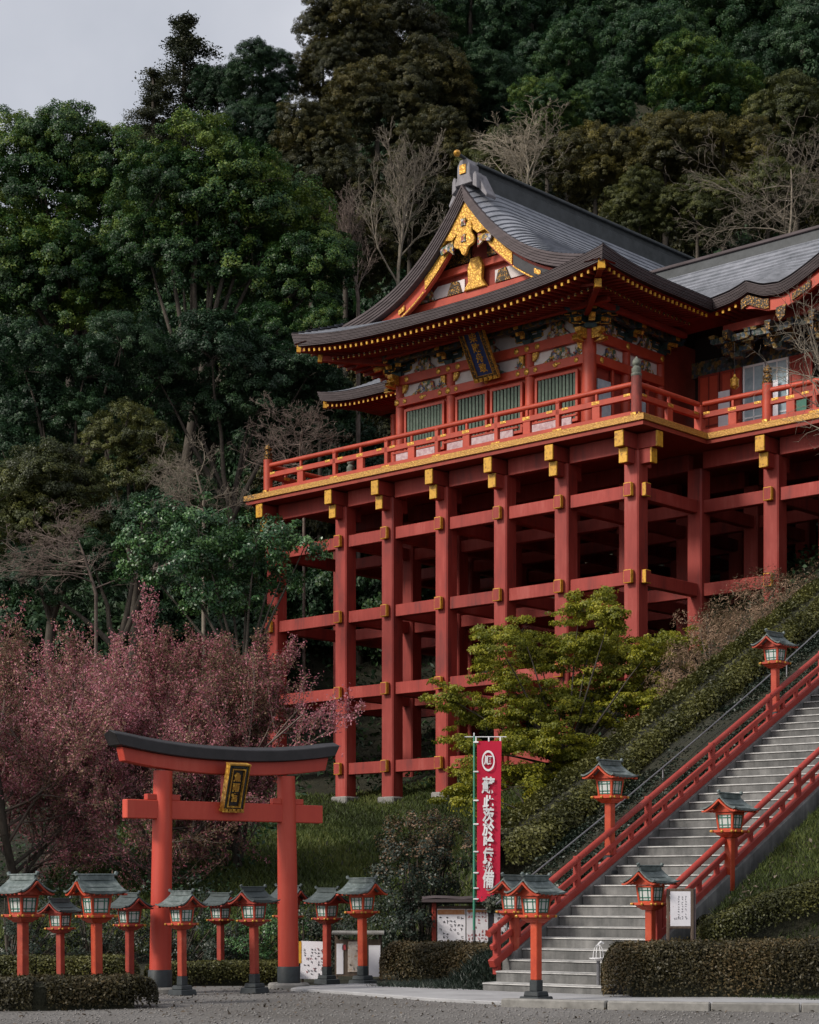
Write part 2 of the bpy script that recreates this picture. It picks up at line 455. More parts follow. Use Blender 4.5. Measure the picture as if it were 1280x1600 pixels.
def gold_mat(name, hi, mid, lo, scale, rough=0.38, metal=0.75):
    m, nt, b = newmat(name)
    tc = nt.nodes.new('ShaderNodeTexCoord'); vo = nt.nodes.new('ShaderNodeTexVoronoi')
    vo.inputs['Scale'].default_value = scale
    nt.links.new(tc.outputs['Object'], vo.inputs['Vector'])
    nz = noise_in(nt, scale * 0.8, 4)
    mx = nt.nodes.new('ShaderNodeMath'); mx.operation = 'ADD'
    nt.links.new(vo.outputs['Distance'], mx.inputs[0]); nt.links.new(nz.outputs['Fac'], mx.inputs[1])
    r = ramp(nt, [(0.50, hi), (0.80, mid), (1.0, lo)])
    nt.links.new(mx.outputs[0], r.inputs[0]); nt.links.new(r.outputs[0], b.inputs['Base Color'])
    b.inputs['Roughness'].default_value = rough; b.inputs['Metallic'].default_value = metal
    bump(nt, b, mx.outputs[0], 0.6, 0.02)
    return m
M['gold'] = gold_mat('gilded_fitting', (0.76, 0.46, 0.08), (0.70, 0.40, 0.055), (0.42, 0.21, 0.03), 13, 0.40, 0.4)
M['gold_edge'] = gold_mat('chased_gold_edge', (0.58, 0.33, 0.07), (0.50, 0.27, 0.05), (0.34, 0.17, 0.035), 22, 0.5, 0.3)
M['gold_dark'] = gold_mat('old_gold_frame', (0.50, 0.28, 0.04), (0.26, 0.12, 0.015), (0.03, 0.02, 0.01), 16, 0.5, 0.4)

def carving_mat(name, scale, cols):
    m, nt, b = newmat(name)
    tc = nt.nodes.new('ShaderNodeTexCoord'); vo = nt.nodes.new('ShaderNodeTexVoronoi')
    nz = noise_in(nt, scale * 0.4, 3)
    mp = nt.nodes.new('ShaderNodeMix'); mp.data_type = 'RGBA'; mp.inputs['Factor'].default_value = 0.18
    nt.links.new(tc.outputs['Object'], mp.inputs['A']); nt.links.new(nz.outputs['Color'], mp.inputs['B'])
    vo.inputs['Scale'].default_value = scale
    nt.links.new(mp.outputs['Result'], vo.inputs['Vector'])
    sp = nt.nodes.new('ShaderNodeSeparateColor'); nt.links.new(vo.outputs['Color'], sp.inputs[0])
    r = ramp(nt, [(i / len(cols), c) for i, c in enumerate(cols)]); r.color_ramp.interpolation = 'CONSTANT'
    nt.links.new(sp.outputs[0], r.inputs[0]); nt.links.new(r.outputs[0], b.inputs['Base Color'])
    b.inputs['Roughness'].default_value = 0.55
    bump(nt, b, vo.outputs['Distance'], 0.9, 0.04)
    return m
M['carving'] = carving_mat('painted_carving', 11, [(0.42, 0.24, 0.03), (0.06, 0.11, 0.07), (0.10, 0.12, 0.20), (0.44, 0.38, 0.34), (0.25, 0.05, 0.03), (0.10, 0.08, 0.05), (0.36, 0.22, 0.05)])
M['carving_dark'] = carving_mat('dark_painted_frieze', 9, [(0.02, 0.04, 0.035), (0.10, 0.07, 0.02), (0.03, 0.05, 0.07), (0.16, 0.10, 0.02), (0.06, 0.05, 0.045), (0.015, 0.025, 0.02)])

def leaf_mat(name, dark, mid, light, rough=0.5, trans=0.25, var=0.35, spec=0.35):
    m, nt, b = newmat(name)
    at_ = nt.nodes.new('ShaderNodeAttribute'); at_.attribute_name = 'tint'
    oi = nt.nodes.new('ShaderNodeObjectInfo')
    ad = nt.nodes.new('ShaderNodeMath'); ad.operation = 'MULTIPLY_ADD'; ad.inputs[1].default_value = var; ad.inputs[2].default_value = -var / 2
    nt.links.new(oi.outputs['Random'], ad.inputs[0])
    a2 = nt.nodes.new('ShaderNodeMath'); a2.operation = 'ADD'; a2.use_clamp = True
    nt.links.new(at_.outputs['Fac'], a2.inputs[0]); nt.links.new(ad.outputs[0], a2.inputs[1])
    r = ramp(nt, [(0.12, dark), (0.5, mid), (0.92, light)])
    nt.links.new(a2.outputs[0], r.inputs[0]); nt.links.new(r.outputs[0], b.inputs['Base Color'])
    b.inputs['Roughness'].default_value = rough; b.inputs['Specular IOR Level'].default_value = spec
    tr = nt.nodes.new('ShaderNodeBsdfTranslucent'); nt.links.new(r.outputs[0], tr.inputs['Color'])
    mx = nt.nodes.new('ShaderNodeMixShader'); mx.inputs[0].default_value = trans
    nt.links.new(b.outputs[0], mx.inputs[1]); nt.links.new(tr.outputs[0], mx.inputs[2])
    nt.links.new(mx.outputs[0], nt.nodes['Material Output'].inputs['Surface'])
    return m
M['leaf_deep'] = leaf_mat('deep_green_leaf', (0.011, 0.033, 0.014), (0.022, 0.064, 0.024), (0.060, 0.112, 0.030))
M['leaf_camphor'] = leaf_mat('camphor_leaf', (0.012, 0.038, 0.013), (0.032, 0.086, 0.020), (0.135, 0.190, 0.026))
M['leaf_blue'] = leaf_mat('blue_green_leaf', (0.011, 0.030, 0.014), (0.020, 0.054, 0.022), (0.046, 0.090, 0.032))
M['leaf_olive'] = leaf_mat('olive_leaf', (0.028, 0.036, 0.013), (0.058, 0.070, 0.020), (0.125, 0.130, 0.028))
M['leaf_deep_olive'] = leaf_mat('dark_olive_needle', (0.016, 0.022, 0.012), (0.030, 0.038, 0.016), (0.062, 0.062, 0.022))
M['leaf_cedar'] = leaf_mat('rusty_cedar_needle', (0.022, 0.027, 0.012), (0.046, 0.048, 0.015), (0.105, 0.088, 0.020))
M['leaf_brown'] = leaf_mat('yellow_brown_scrub', (0.030, 0.032, 0.012), (0.072, 0.068, 0.018), (0.165, 0.135, 0.024))
M['leaf_glossy'] = leaf_mat('glossy_camellia_leaf', (0.014, 0.046, 0.018), (0.030, 0.092, 0.030), (0.080, 0.165, 0.042), rough=0.38, trans=0.12, spec=0.5)
M['leaf_maple'] = leaf_mat('yellow_green_maple_leaf', (0.13, 0.145, 0.016), (0.28, 0.275, 0.024), (0.46, 0.41, 0.036), trans=0.35)
M['leaf_hedge'] = leaf_mat('clipped_hedge_leaf', (0.028, 0.024, 0.010), (0.054, 0.046, 0.018), (0.115, 0.080, 0.034), trans=0.15)
M['leaf_hedge_green'] = leaf_mat('mossy_hedge_leaf', (0.026, 0.028, 0.009), (0.056, 0.060, 0.016), (0.110, 0.108, 0.026), trans=0.15)
M['leaf_shrub'] = leaf_mat('dark_shrub_leaf', (0.014, 0.024, 0.016), (0.026, 0.042, 0.026), (0.070, 0.070, 0.048), rough=0.45, spec=0.4, trans=0.1)
M['blossom'] = leaf_mat('plum_blossom', (0.20, 0.055, 0.070), (0.42, 0.135, 0.170), (0.60, 0.29, 0.33), rough=0.7, trans=0.3, spec=0.2)
M['bud'] = leaf_mat('russet_bud', (0.085, 0.060, 0.030), (0.21, 0.135, 0.085), (0.38, 0.25, 0.175), rough=0.7, trans=0.25, spec=0.2)
M['grass'] = leaf_mat('bank_grass', (0.034, 0.048, 0.014), (0.070, 0.098, 0.023), (0.140, 0.155, 0.042), rough=0.6, trans=0.3, spec=0.25)
M['litter'] = leaf_mat('dry_litter', (0.05, 0.038, 0.025), (0.11, 0.085, 0.062), (0.20, 0.165, 0.13), rough=0.8, trans=0.1, spec=0.2)

m, nt, b = newmat('gravel_ground')
nz = noise_in(nt, 26, 8, 0.75); n2 = noise_in(nt, 0.35, 4)
vo = nt.nodes.new('ShaderNodeTexVoronoi'); vo.inputs['Scale'].default_value = 22
tc = nt.nodes.new('ShaderNodeTexCoord'); nt.links.new(tc.outputs['Object'], vo.inputs['Vector'])
r1 = ramp(nt, [(0.3, (0.115, 0.108, 0.102)), (0.5, (0.145, 0.138, 0.13)), (0.7, (0.22, 0.21, 0.20))])
nt.links.new(nz.outputs['Fac'], r1.inputs[0])
r2 = ramp(nt, [(0.35, (0.62, 0.60, 0.57)), (0.65, (1.0, 1.0, 1.0))])
nt.links.new(n2.outputs['Fac'], r2.inputs[0])
mx = nt.nodes.new('ShaderNodeMix'); mx.data_type = 'RGBA'; mx.blend_type = 'MULTIPLY'; mx.inputs['Factor'].default_value = 1.0
nt.links.new(r1.outputs[0], mx.inputs['A']); nt.links.new(r2.outputs[0], mx.inputs['B'])
nt.links.new(mx.outputs['Result'], b.inputs['Base Color']); b.inputs['Roughness'].default_value = 0.95
bump(nt, b, vo.outputs['Distance'], 0.8, 0.03)
M['gravel'] = m
M['pebble'] = noisy('pebble', [(0.25, (0.07, 0.067, 0.063)), (0.5, (0.17, 0.162, 0.155)), (0.8, (0.33, 0.32, 0.305))], 60, 0.9, 0, 1)

m, nt, b = newmat('banner_cloth')
nz = noise_in(nt, 1.4, 3, stretch=(3, 3, 0.6))
r1 = ramp(nt, [(0.3, (0.60, 0.010, 0.050)), (0.7, (0.70, 0.018, 0.070))])
nt.links.new(nz.outputs['Fac'], r1.inputs[0]); nt.links.new(r1.outputs[0], b.inputs['Base Color'])
b.inputs['Roughness'].default_value = 0.75
tr = nt.nodes.new('ShaderNodeBsdfTranslucent'); nt.links.new(r1.outputs[0], tr.inputs['Color'])
ms = nt.nodes.new('ShaderNodeMixShader'); ms.inputs[0].default_value = 0.3
nt.links.new(b.outputs[0], ms.inputs[1]); nt.links.new(tr.outputs[0], ms.inputs[2])
nt.links.new(ms.outputs[0], nt.nodes['Material Output'].inputs['Surface'])
M['banner'] = m

m, nt, b = newmat('lantern_paper_glass')
b.inputs['Base Color'].default_value = (0.50, 0.52, 0.50, 1); b.inputs['Roughness'].default_value = 0.25
M['pane'] = m
# ------------------------------------------------------------------ shrine and stair frames
SC0 = Vector((7.87, 65.0, 0)); SROT = math.atan2(-0.6755, 0.7373)
SX, SY = Vector((math.cos(SROT), math.sin(SROT), 0)), Vector((-math.sin(SROT), math.cos(SROT), 0))
FLOOR = 18.0
B0 = Vector((1.19, 31.0, 0)); BROT = math.atan2(-0.6097, 0.7926)
BX, BY = Vector((math.cos(BROT), math.sin(BROT), 0)), Vector((-math.sin(BROT), math.cos(BROT), 0))
RISE, TREAD, SLOPE, SWID = 0.18, 0.383, 0.47, 2.3

def sx_from_u(u, y):
    """stage coordinate x (along the front) seen at pixel column u on the plane y"""
    k = (u - U0) / F; p = SC0 + SY * y
    return (k * p.y - p.x) / (SX.x - k * SX.y)

def to_s(x, y, z=0.0): return SC0 + SX * x + SY * y + Vector((0, 0, z))
def to_b(w, t, z=0.0): return B0 + BX * w + BY * t + Vector((0, 0, z))

# ------------------------------------------------------------------ terrain
ctrl = []
for x in (-40, -25, -14, -7, 0, 7, 14, 25):
    for d in (10, 20, 28): ctrl.append((x, d, 0))
ctrl += [(-14, 36, 0), (-7, 36, 0), (-2, 35, 0), (-30, 38, 0.5), (-12, 43, 1.2), (-5, 43, 1.4), (0, 43, 1.8), (-12, 55, 4), (-5, 55, 3.3),
         (-1, 55, 3.5), (2, 48, 2.7), (-5.8, 77, 6.2), (-3.2, 74.5, 5.2), (0, 72, 5.2), (3, 69.5, 5.4), (5.5, 67, 5.9), (7.6, 64.6, 7.0),
         (10.46, 67.9, 10.7), (12.7, 66, 11.9), (-1.5, 37.5, 0.1), (0.6, 37.8, 0.25), (1.6, 37.8, 0.5), (0.5, 40.5, 0.9), (4.6, 56, 4.3), (11, 56, 9.2), (8, 60, 6.4), (5, 84, 10), (-3, 86, 9.5), (15, 80, 15.5), (-9, 84, 9.5),
         (0, 95, 15), (12, 95, 21), (-35, 60, 6), (-35, 85, 15), (-35, 110, 33), (-16, 85, 10.5), (-18, 70, 6.5), (-15, 110, 29),
         (-12, 130, 41), (5, 112, 30), (5, 150, 62), (28, 100, 32), (28, 125, 54), (28, 150, 78), (30, 78, 22), (28, 60, 16),
         (-50, 120, 36), (-60, 150, 38), (-30, 150, 44), (0, 185, 84), (50, 185, 108), (-70, 190, 44), (60, 100, 45), (-70, 90, 16)]
for t in range(0, 28, 4):
    for w in (-3, 0.5, 2.5):
        p = to_b(w, t); ctrl.append((p.x, p.y, SLOPE * t if w > -1 or t >= 8 else 0.18 * t))
    if t >= 4:
        p = to_b(5.5, t); ctrl.append((p.x, p.y, SLOPE * t - 0.1))
        p = to_b(9.5, t); ctrl.append((p.x, p.y, SLOPE * t + 0.2))
CT = np.array(ctrl, dtype=np.float64)
def _U(r2): return np.where(r2 > 1e-9, r2 * np.log(np.maximum(r2, 1e-9)), 0)
_n = len(CT)
_K = _U(((CT[:, None, :2] - CT[None, :, :2]) ** 2).sum(-1)) + np.eye(_n) * 4.0
_P = np.hstack([np.ones((_n, 1)), CT[:, :2]])
_A = np.block([[_K, _P], [_P.T, np.zeros((3, 3))]])
_W = np.linalg.solve(_A, np.concatenate([CT[:, 2], np.zeros(3)]))

def sstep(a, b, x):
    k = np.clip((x - a) / (b - a), 0, 1); return k * k * (3 - 2 * k)

def ground_np(X, Y):
    X = np.asarray(X, float); Y = np.asarray(Y, float)
    sh = X.shape; X = X.ravel(); Y = Y.ravel()
    z = np.zeros(len(X))
    for i in range(0, len(X), 4000):
        P = np.stack([X[i:i + 4000], Y[i:i + 4000]], 1)
        z[i:i + 4000] = _U(((P[:, None, :] - CT[None, :, :2]) ** 2).sum(-1)) @ _W[:_n] + _W[_n] + P @ _W[_n + 1:]
    rx, ry = X - B0.x, Y - B0.y
    w = rx * BX.x + ry * BX.y; t = rx * BY.x + ry * BY.y
    k = sstep(-2.4, -1.2, w)
    d = (1 - k) * (Y - 36.3) + k * t
    front = 1 - (1 - sstep(29.7, 31.3, Y)) * sstep(3.2, 4.2, X)
    z = np.maximum(z, 0) * sstep(0.0, 1.6, d) * front
    ins = sstep(-0.9, -0.35, w) * (1 - sstep(2.75, 2.95, w)) * (t > -1)
    rs = sstep(2.7, 2.95, w) * (1 - sstep(5.5, 8.0, w)) * sstep(0.6, 2.6, t)
    rs = rs * front
    z = z * (1 - rs) + rs * np.maximum(z, SLOPE * t + 0.16)
    z = z * (1 - ins) + ins * np.minimum(z, np.maximum(SLOPE * t - 0.12, -0.02))
    return z.reshape(sh)

def gz(x, y): return float(ground_np(np.array([x]), np.array([y]))[0])

def terrain_sheet(name, xs, ys, mat, dz=0.0, jitter=0.0):
    X, Y = np.meshgrid(xs, ys)
    Z = ground_np(X, Y) + dz
    r, c = X.shape
    V = np.stack([X, Y, Z], -1).reshape(-1, 3)
    i = (np.arange(r - 1)[:, None] * c + np.arange(c - 1)[None]).ravel()
    o = inst(name, np_mesh(name, V, np.stack([i, i + 1, i + c + 1, i + c], 1), mat))
    o.data.polygons.foreach_set('use_smooth', [True] * len(o.data.polygons))
    return tag(o, kind='structure')

# gravel forecourt: one flat sheet; the hill rises behind it
gp = MB().add([(-300, -60, 0), (300, -60, 0), (300, 33.5, 0), (-300, 33.5, 0)], [(0, 1, 2, 3)])
tag(gp.build('gravel_ground', M['gravel']), 'grey gravel forecourt in front of the gate and stairs', kind='structure')
h1 = terrain_sheet('hillside', np.concatenate([np.linspace(-150, -22, 24), np.linspace(-20, 26, 150), np.linspace(28, 150, 24)]),
                   np.concatenate([np.linspace(27.5, 52, 98), np.linspace(52.8, 95, 60), np.linspace(97, 260, 50)]), M['soil'], -0.012)

# pale concrete path across the front of the stairs, a low slab
pv = MB()
poly = [(-2.0, 31.75), (-1.85, 32.6), (-0.9, 33.5), (0.2, 33.0), (1.0, 31.3), (1.6, 30.6), (3.9, 29.3), (6.6, 28.6), (6.9, 26.2), (4.2, 26.6), (2.9, 26.9), (1.6, 27.5), (0.4, 28.6), (-1.0, 30.6)]
n = len(poly)
for z0, z1 in ((-0.1, 0.05),):
    vs = [(x, y, z0) for x, y in poly] + [(x, y, z1) for x, y in poly]
    pv.add(vs, [tuple(range(n, 2 * n))] + [(i, (i + 1) % n, (i + 1) % n + n, i + n) for i in range(n)])
tag(pv.build('path', M['pave'], bevel=0.012), 'pale concrete path leading to the foot of the stairs', kind='structure')
kb = [(1.35, 27.3), (2.8, 26.65), (4.2, 26.3), (5.4, 26.05), (6.9, 25.85)]
for i in range(len(kb) - 1):
    a, b_ = Vector(kb[i] + (0,)), Vector(kb[i + 1] + (0,))
    d = (b_ - a).normalized() * 0.006
    o = MB().bar(a + d + Vector((0, 0, 0.02)), b_ - d + Vector((0, 0, 0.02)), 0.2, 0.2).build('kerb', M['stone'], bevel=0.02)
    tag(o, kind='structure')
    if i: o.parent = k0
    else: k0 = o

# pebbles scattered over the gravel: uncountable
rng = np.random.default_rng(5)
N = 8000
px = rng.uniform(-6.5, 6.5, N); py = 20.5 + 11.5 * rng.random(N) ** 1.3
keep = np.abs(px) < 0.235 * py
px, py = px[keep], py[keep]; N = len(px)
s = rng.uniform(0.008, 0.024, N)
oct_ = np.array([(1, 0, 0), (0, 1, 0), (-1, 0, 0), (0, -1, 0), (0, 0, .7), (0, 0, -.7)])
an = rng.uniform(0, PI, N)
V = oct_[None] * s[:, None, None] * rng.uniform(0.6, 1.3, (N, 6, 1))
V = np.stack([V[..., 0] * np.cos(an)[:, None] - V[..., 1] * np.sin(an)[:, None], V[..., 0] * np.sin(an)[:, None] + V[..., 1] * np.cos(an)[:, None], V[..., 2]], -1)
V = V + np.stack([px, py, s * 0.25], 1)[:, None, :]
T8 = np.array([(0, 1, 4), (1, 2, 4), (2, 3, 4), (3, 0, 4), (1, 0, 5), (2, 1, 5), (3, 2, 5), (0, 3, 5)])
Q = (np.arange(N) * 6)[:, None, None] + T8[None]
tag(inst('gravel_stones', np_mesh('gravel_stones', V.reshape(-1, 3), Q.reshape(-1, 3), M['pebble'])), 'loose grey pebbles on the forecourt', 'gravel', kind='stuff')

# ------------------------------------------------------------------ stone staircase
st = thing('stone_staircase', 'long grey stone staircase climbing right between two red handrails', 'staircase', B0, BROT)
NST = 44
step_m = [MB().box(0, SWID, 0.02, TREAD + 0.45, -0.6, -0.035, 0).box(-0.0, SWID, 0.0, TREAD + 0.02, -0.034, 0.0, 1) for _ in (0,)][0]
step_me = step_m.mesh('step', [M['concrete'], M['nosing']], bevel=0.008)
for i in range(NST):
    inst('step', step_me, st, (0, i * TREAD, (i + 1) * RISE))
for x in (-0.26, SWID + 0.004):
    mb = MB(); L = NST * TREAD
    sec = []
    t0 = 0.95
    vs = [(x, t0, SLOPE * t0 - 0.7), (x + 0.256, t0, SLOPE * t0 - 0.7), (x + 0.256, t0, SLOPE * t0 + 0.2), (x, t0, SLOPE * t0 + 0.2), (x, L, SLOPE * L - 0.6), (x + 0.256, L, SLOPE * L - 0.6), (x + 0.256, L, SLOPE * L + 0.2), (x, L, SLOPE * L + 0.2)]
    mb.add(vs, MB.BF).build('side_kerb', M['concrete'], st, bevel=0.015)

def stair_rail(label, x, t0, t1, newel):
    r = thing('stair_handrail', label, 'handrail', to_b(x, t0, SLOPE * t0), BROT)
    L = t1 - t0
    p = lambda t, h: Vector((0, t, SLOPE * t + h))
    MB().tube([p(-0.15, 0.80), p(L, 0.80)], 0.06, 10).build('top_rail', M['rail_red'], r, smooth=True)
    MB().bar(p(-0.05, 0.52), p(L, 0.52), 0.08, 0.095).build('middle_rail', M['rail_red'], r, bevel=0.01)
    MB().bar(p(-0.05, 0.255), p(L, 0.255), 0.13, 0.14).build('bottom_rail', M['rail_red'], r, bevel=0.01)
    pm = MB().cbox((0, 0, 0.43), (0.11, 0.11, 0.86)).mesh('post', M['rail_red'], bevel=0.012)
    bm_ = MB().cbox((0, 0, 0.0), (0.07, 0.10, 0.24)).mesh('baluster', M['rail_red'], bevel=0.008)
    k = int(L / 0.62)
    for i in range(k + 1):
        t = 0.1 + i * 0.62
        if i % 4 == 0: inst('post', pm, r, p(t, 0.0))
        else: inst('baluster', bm_, r, p(t, 0.385))
    if newel:
        q = MB().cbox((0, -0.1, 0.4), (0.16, 0.16, 0.95)).build('newel_post', M['rail_red'], r, bevel=0.015)
        MB().lathe([(0.085, 0), (0.085, 0.05), (0.05, 0.07), (0.075, 0.13), (0.07, 0.17), (0.01, 0.24)], (0, -0.1, 0.875), 12).build('finial', M['patina'], q, smooth=True)
    return r
stair_rail('red wooden handrail along the left edge of the stone staircase', -0.12, 0.5, 16.6, False)
stair_rail('red wooden handrail along the right grassy edge of the stone staircase', SWID + 0.13, 1.55, 16.6, True)

# ------------------------------------------------------------------ the stage on tall columns
stage = thing('shrine_stage', 'tall vermilion stage of stacked columns and beams carrying the shrine hall', 'stage', SC0, SROT)
CW = 0.62
xs = [sx_from_u(u, 0) for u in (416, 523, 595.5, 679.5, 770.8, 865.6)] + [-CW]
xb = [sx_from_u(1192, 3.87), 6.4, 9.6]
ys = [0, 3.87, 7.6, 11.3, 15.0]
LV = [15.62, 12.62, 9.62, 6.62, 3.7]
TOPC = 17.0

def column(x, y):
    c = to_s(x + CW / 2, y + CW / 2)
    zb = min(gz(to_s(x, y).x, to_s(x, y).y), gz(c.x, c.y)) - 0.6
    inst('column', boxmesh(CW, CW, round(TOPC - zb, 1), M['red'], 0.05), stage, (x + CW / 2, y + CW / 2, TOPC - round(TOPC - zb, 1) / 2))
    return zb
gr = {}
for j, y in enumerate(ys):
    row = xs + (xb if j >= 1 else [])
    for x in row: gr[(round(x, 2), j)] = column(x, y)
# stone feet under the front row
for x in xs[1:4]:
    c = to_s(x + CW / 2, CW / 2)
    block('column_base', stage, x - 0.12, x + CW + 0.12, -0.12, CW + 0.12, gz(c.x, c.y) - 0.5, gz(c.x, c.y) + 0.14, M['stone'], 0.05)
capm = boxmesh(0.31, 0.26, 0.45, M['yellow'], 0.018)
capm2 = boxmesh(0.26, 0.31, 0.45, M['yellow'], 0.018)
bh, bw = 0.46, 0.34
for j, y in enumerate(ys):
    row = xs + (xb if j >= 1 else [])
    for a, b_ in zip(row[:-1], row[1:]):
        ga = max(gr[(round(a, 2), j)], gr[(round(b_, 2), j)])
        for z in LV:
            if z > ga + 0.9:
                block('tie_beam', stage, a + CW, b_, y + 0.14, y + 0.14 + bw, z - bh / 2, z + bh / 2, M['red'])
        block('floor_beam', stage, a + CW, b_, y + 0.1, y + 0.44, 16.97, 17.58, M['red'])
for x in xs + xb:
    jj = [j for j in range(len(ys)) if (round(x, 2), j) in gr]
    for j0, j1 in zip(jj[:-1], jj[1:]):
        ga = max(gr[(round(x, 2), j0)], gr[(round(x, 2), j1)])
        for z in LV:
            if z > ga + 0.9:
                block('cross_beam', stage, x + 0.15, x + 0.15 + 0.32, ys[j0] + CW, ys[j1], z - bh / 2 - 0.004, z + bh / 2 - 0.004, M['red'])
    # beam ends through the outer face, with chased yellow caps
    y0 = ys[jj[0]]
    if x == 0 - CW or jj[0] == 0 or x in xb:
        for z in LV:
            if z > gr[(round(x, 2), jj[0])] + 0.9:
                e = block('beam_end', stage, x + 0.155, x + 0.465, y0 - 0.22, y0, z - 0.22, z + 0.22, M['red'])
                inst('yellow_cap', capm, e, (0, -0.03, 0.0), scale=(1.03, 0.6, 1.03))
        for z0, z1, pr, w in ((17.02, 17.55, 0.66, 0.36), (16.5, 17.0, 0.42, 0.34)):
            e = block('bracket_beam', stage, x + CW / 2 - w / 2, x + CW / 2 + w / 2, y0 - pr, y0 + 1.0, z0, z1, M['red'])
            inst('yellow_cap', boxmesh(w, 0.07, z1 - z0, M['yellow']), e, (0, -(pr + 1.0) / 2 - 0.012, 0), scale=(1.02, 1, 1.02))
# corner column: ends on its right face too
for y0 in (0.0,):
    for z in LV:
        if z > 8:
            e = block('beam_end', stage, 0.0, 0.22, y0 + 0.155, y0 + 0.465, z - 0.22, z + 0.22, M['red'])
            inst('yellow_cap', capm2, e, (0.03, 0, 0), scale=(0.6, 1.03, 1.03))
    for z0, z1, pr, w in ((17.02, 17.55, 0.66, 0.36), (16.5, 17.0, 0.42, 0.34)):
        e = block('bracket_beam', stage, -CW - 0.003, pr, y0 + CW / 2 - w / 2, y0 + CW / 2 + w / 2, z0 + 0.003, z1 + 0.003, M['red'])
        inst('yellow_cap', boxmesh(0.07, w, z1 - z0, M['yellow']), e, ((pr + CW) / 2 + 0.012, 0, 0), scale=(1, 1.02, 1.02))
# stage floor outline (left wing, front block, right wing)
XL, O = xs[0] - 0.45, 0.72
outline = [(XL, -O), (O, -O), (O, 3.87 - O), (13.5, 3.87 - O), (13.5, 18.0), (XL, 18.0)]
mb = MB(); n = len(outline)
mb.add([(x, y, 17.60) for x, y in outline] + [(x, y, 17.96) for x, y in outline],
       [(5, 4, 3, 2, 1, 0), tuple(range(6, 12))] + [(i, (i + 1) % n, (i + 1) % n + n, i + n) for i in range(n)])
mb.build('floor_slab', M['dark_red'], stage)
mb = MB()
for (xa, ya), (xe, ye) in zip(outline[:3], outline[1:4]):
    a, b_ = Vector((xa, ya, 17.86)), Vector((xe, ye, 17.86))
    nrm = Vector(((b_ - a).y, -(b_ - a).x, 0)).normalized()
    d = (b_ - a).normalized()
    k0_ = 0.0 if (xa, ya) != (O, 3.87 - O) else 0.0
    mb.bar(a + nrm * 0.035 - d * 0.06, b_ + nrm * 0.035 + d * (0.07 if (xe, ye) == (O, -O) else -0.066 if (xe, ye) == (O, 3.87 - O) else 0), 0.07, 0.22)
mb.build('gold_floor_edge', M['gold_edge'], stage, bevel=0.01)
# left return of the floor edge
MB().bar((XL - 0.038, -O + 0.003, 17.86), (XL - 0.038, 8, 17.86), 0.07, 0.215).build('gold_floor_edge', M['gold_edge'], stage, bevel=0.01)

# railing of the stage
fin_me = MB().lathe([(0.17, 0.0), (0.19, 0.03), (0.19, 0.09), (0.15, 0.12), (0.17, 0.16), (0.17, 0.28), (0.12, 0.31), (0.10, 0.36), (0.15, 0.42), (0.155, 0.48), (0.12, 0.56), (0.05, 0.63), (0.015, 0.69)], n=14).mesh('finial', M['gold_dark'], smooth=True)
fin_old = fin_me.copy(); fin_old.materials[0] = M['patina']
big_post = MB().lathe([(0.185, 0), (0.185, 1.5)], n=14).mesh('rail_post', M['red2'], smooth=True)
big_post_old = big_post.copy(); big_post_old.materials[0] = M['post_dark']
small_post = boxmesh(0.17, 0.17, 1.16, M['red2'])
short_block = boxmesh(0.34, 0.14, 0.44, M['red2'])
fit_me = boxmesh(0.34, 0.05, 0.12, M['gold'])
fit_pl = boxmesh(0.42, 0.05, 0.10, M['gold'])
cap_r = MB().lathe([(0.11, 0), (0.12, 0.02), (0.12, 0.09), (0.08, 0.13)], n=10).mesh('rail_saddle', M['red2'], smooth=True)
def big(x, y, old=False):
    p = inst('rail_post', big_post_old if old else big_post, stage, (x, y, FLOOR - 0.04))
    inst('finial', fin_old if old else fin_me, p, (0, 0, 1.5))
    for an in (-PI / 2, 0):
        inst('gold_fitting', boxmesh(0.22, 0.03, 0.16, M['gold']), p, (0.18 * math.cos(an), 0.18 * math.sin(an), 0.16), (0, 0, an + PI / 2))
def rail_run(x0, y0, x1, y1, cuts, ends=(0.16, 0.16), fit=True):
    a, b_ = Vector((x0, y0, FLOOR)), Vector((x1, y1, FLOOR))
    d = (b_ - a).normalized(); L = (b_ - a).length; rz = math.atan2(d.y, d.x)
    a2, L2 = a + d * ends[0], L - ends[0] - ends[1]
    P = lambda s, h: a2 + d * s + Vector((0, 0, h))
    def rail(name, h, w, hh, round_=False):
        me = MB().tube([(0, 0, 0), (L2, 0, 0)], w, 10).mesh(name, M['red2'], smooth=True) if round_ else MB().bar((0, 0, 0), (L2, 0, 0), w, hh).mesh(name, M['red2'], bevel=0.012)
        return inst(name, me, stage, P(0, h), (0, 0, rz))
    t = rail('top_rail', 1.22, 0.095, 0, True); m_ = rail('middle_rail', 0.80, 0.17, 0.20); b2 = rail('bottom_rail', 0.12, 0.2, 0.31)
    cs = [c for c in cuts if 0.3 < c < L - 0.3]
    for c in cs:
        inst('small_post', small_post, stage, P(c - ends[0], 0.57), (0, 0, rz))
        inst('rail_saddle', cap_r, stage, P(c - ends[0], 1.12), (0, 0, rz))
        inst('gold_fitting', fit_pl, b2, (c - ends[0], -0.09, 0.03))
    st_ = [0] + cs + [L]
    for c0, c1 in zip(st_[:-1], st_[1:]):
        mid = (c0 + c1) / 2 - ends[0]
        inst('short_block', short_block, stage, P(mid, 0.487), (0, 0, rz))
        inst('rail_strut', boxmesh(0.10, 0.10, 0.24, M['red2']), stage, P(mid, 1.02), (0, 0, rz))
        inst('gold_fitting', fit_me, m_, (mid, -0.07, 0.02))
        for e in (c0 + 0.35, c1 - 0.35):
            inst('gold_fitting', fit_me, m_, (e - ends[0], -0.075, 0.06), scale=(0.8, 1, 0.8))
        inst('gold_fitting', fit_pl, b2, (mid, -0.09, -0.05))
yr = -0.12
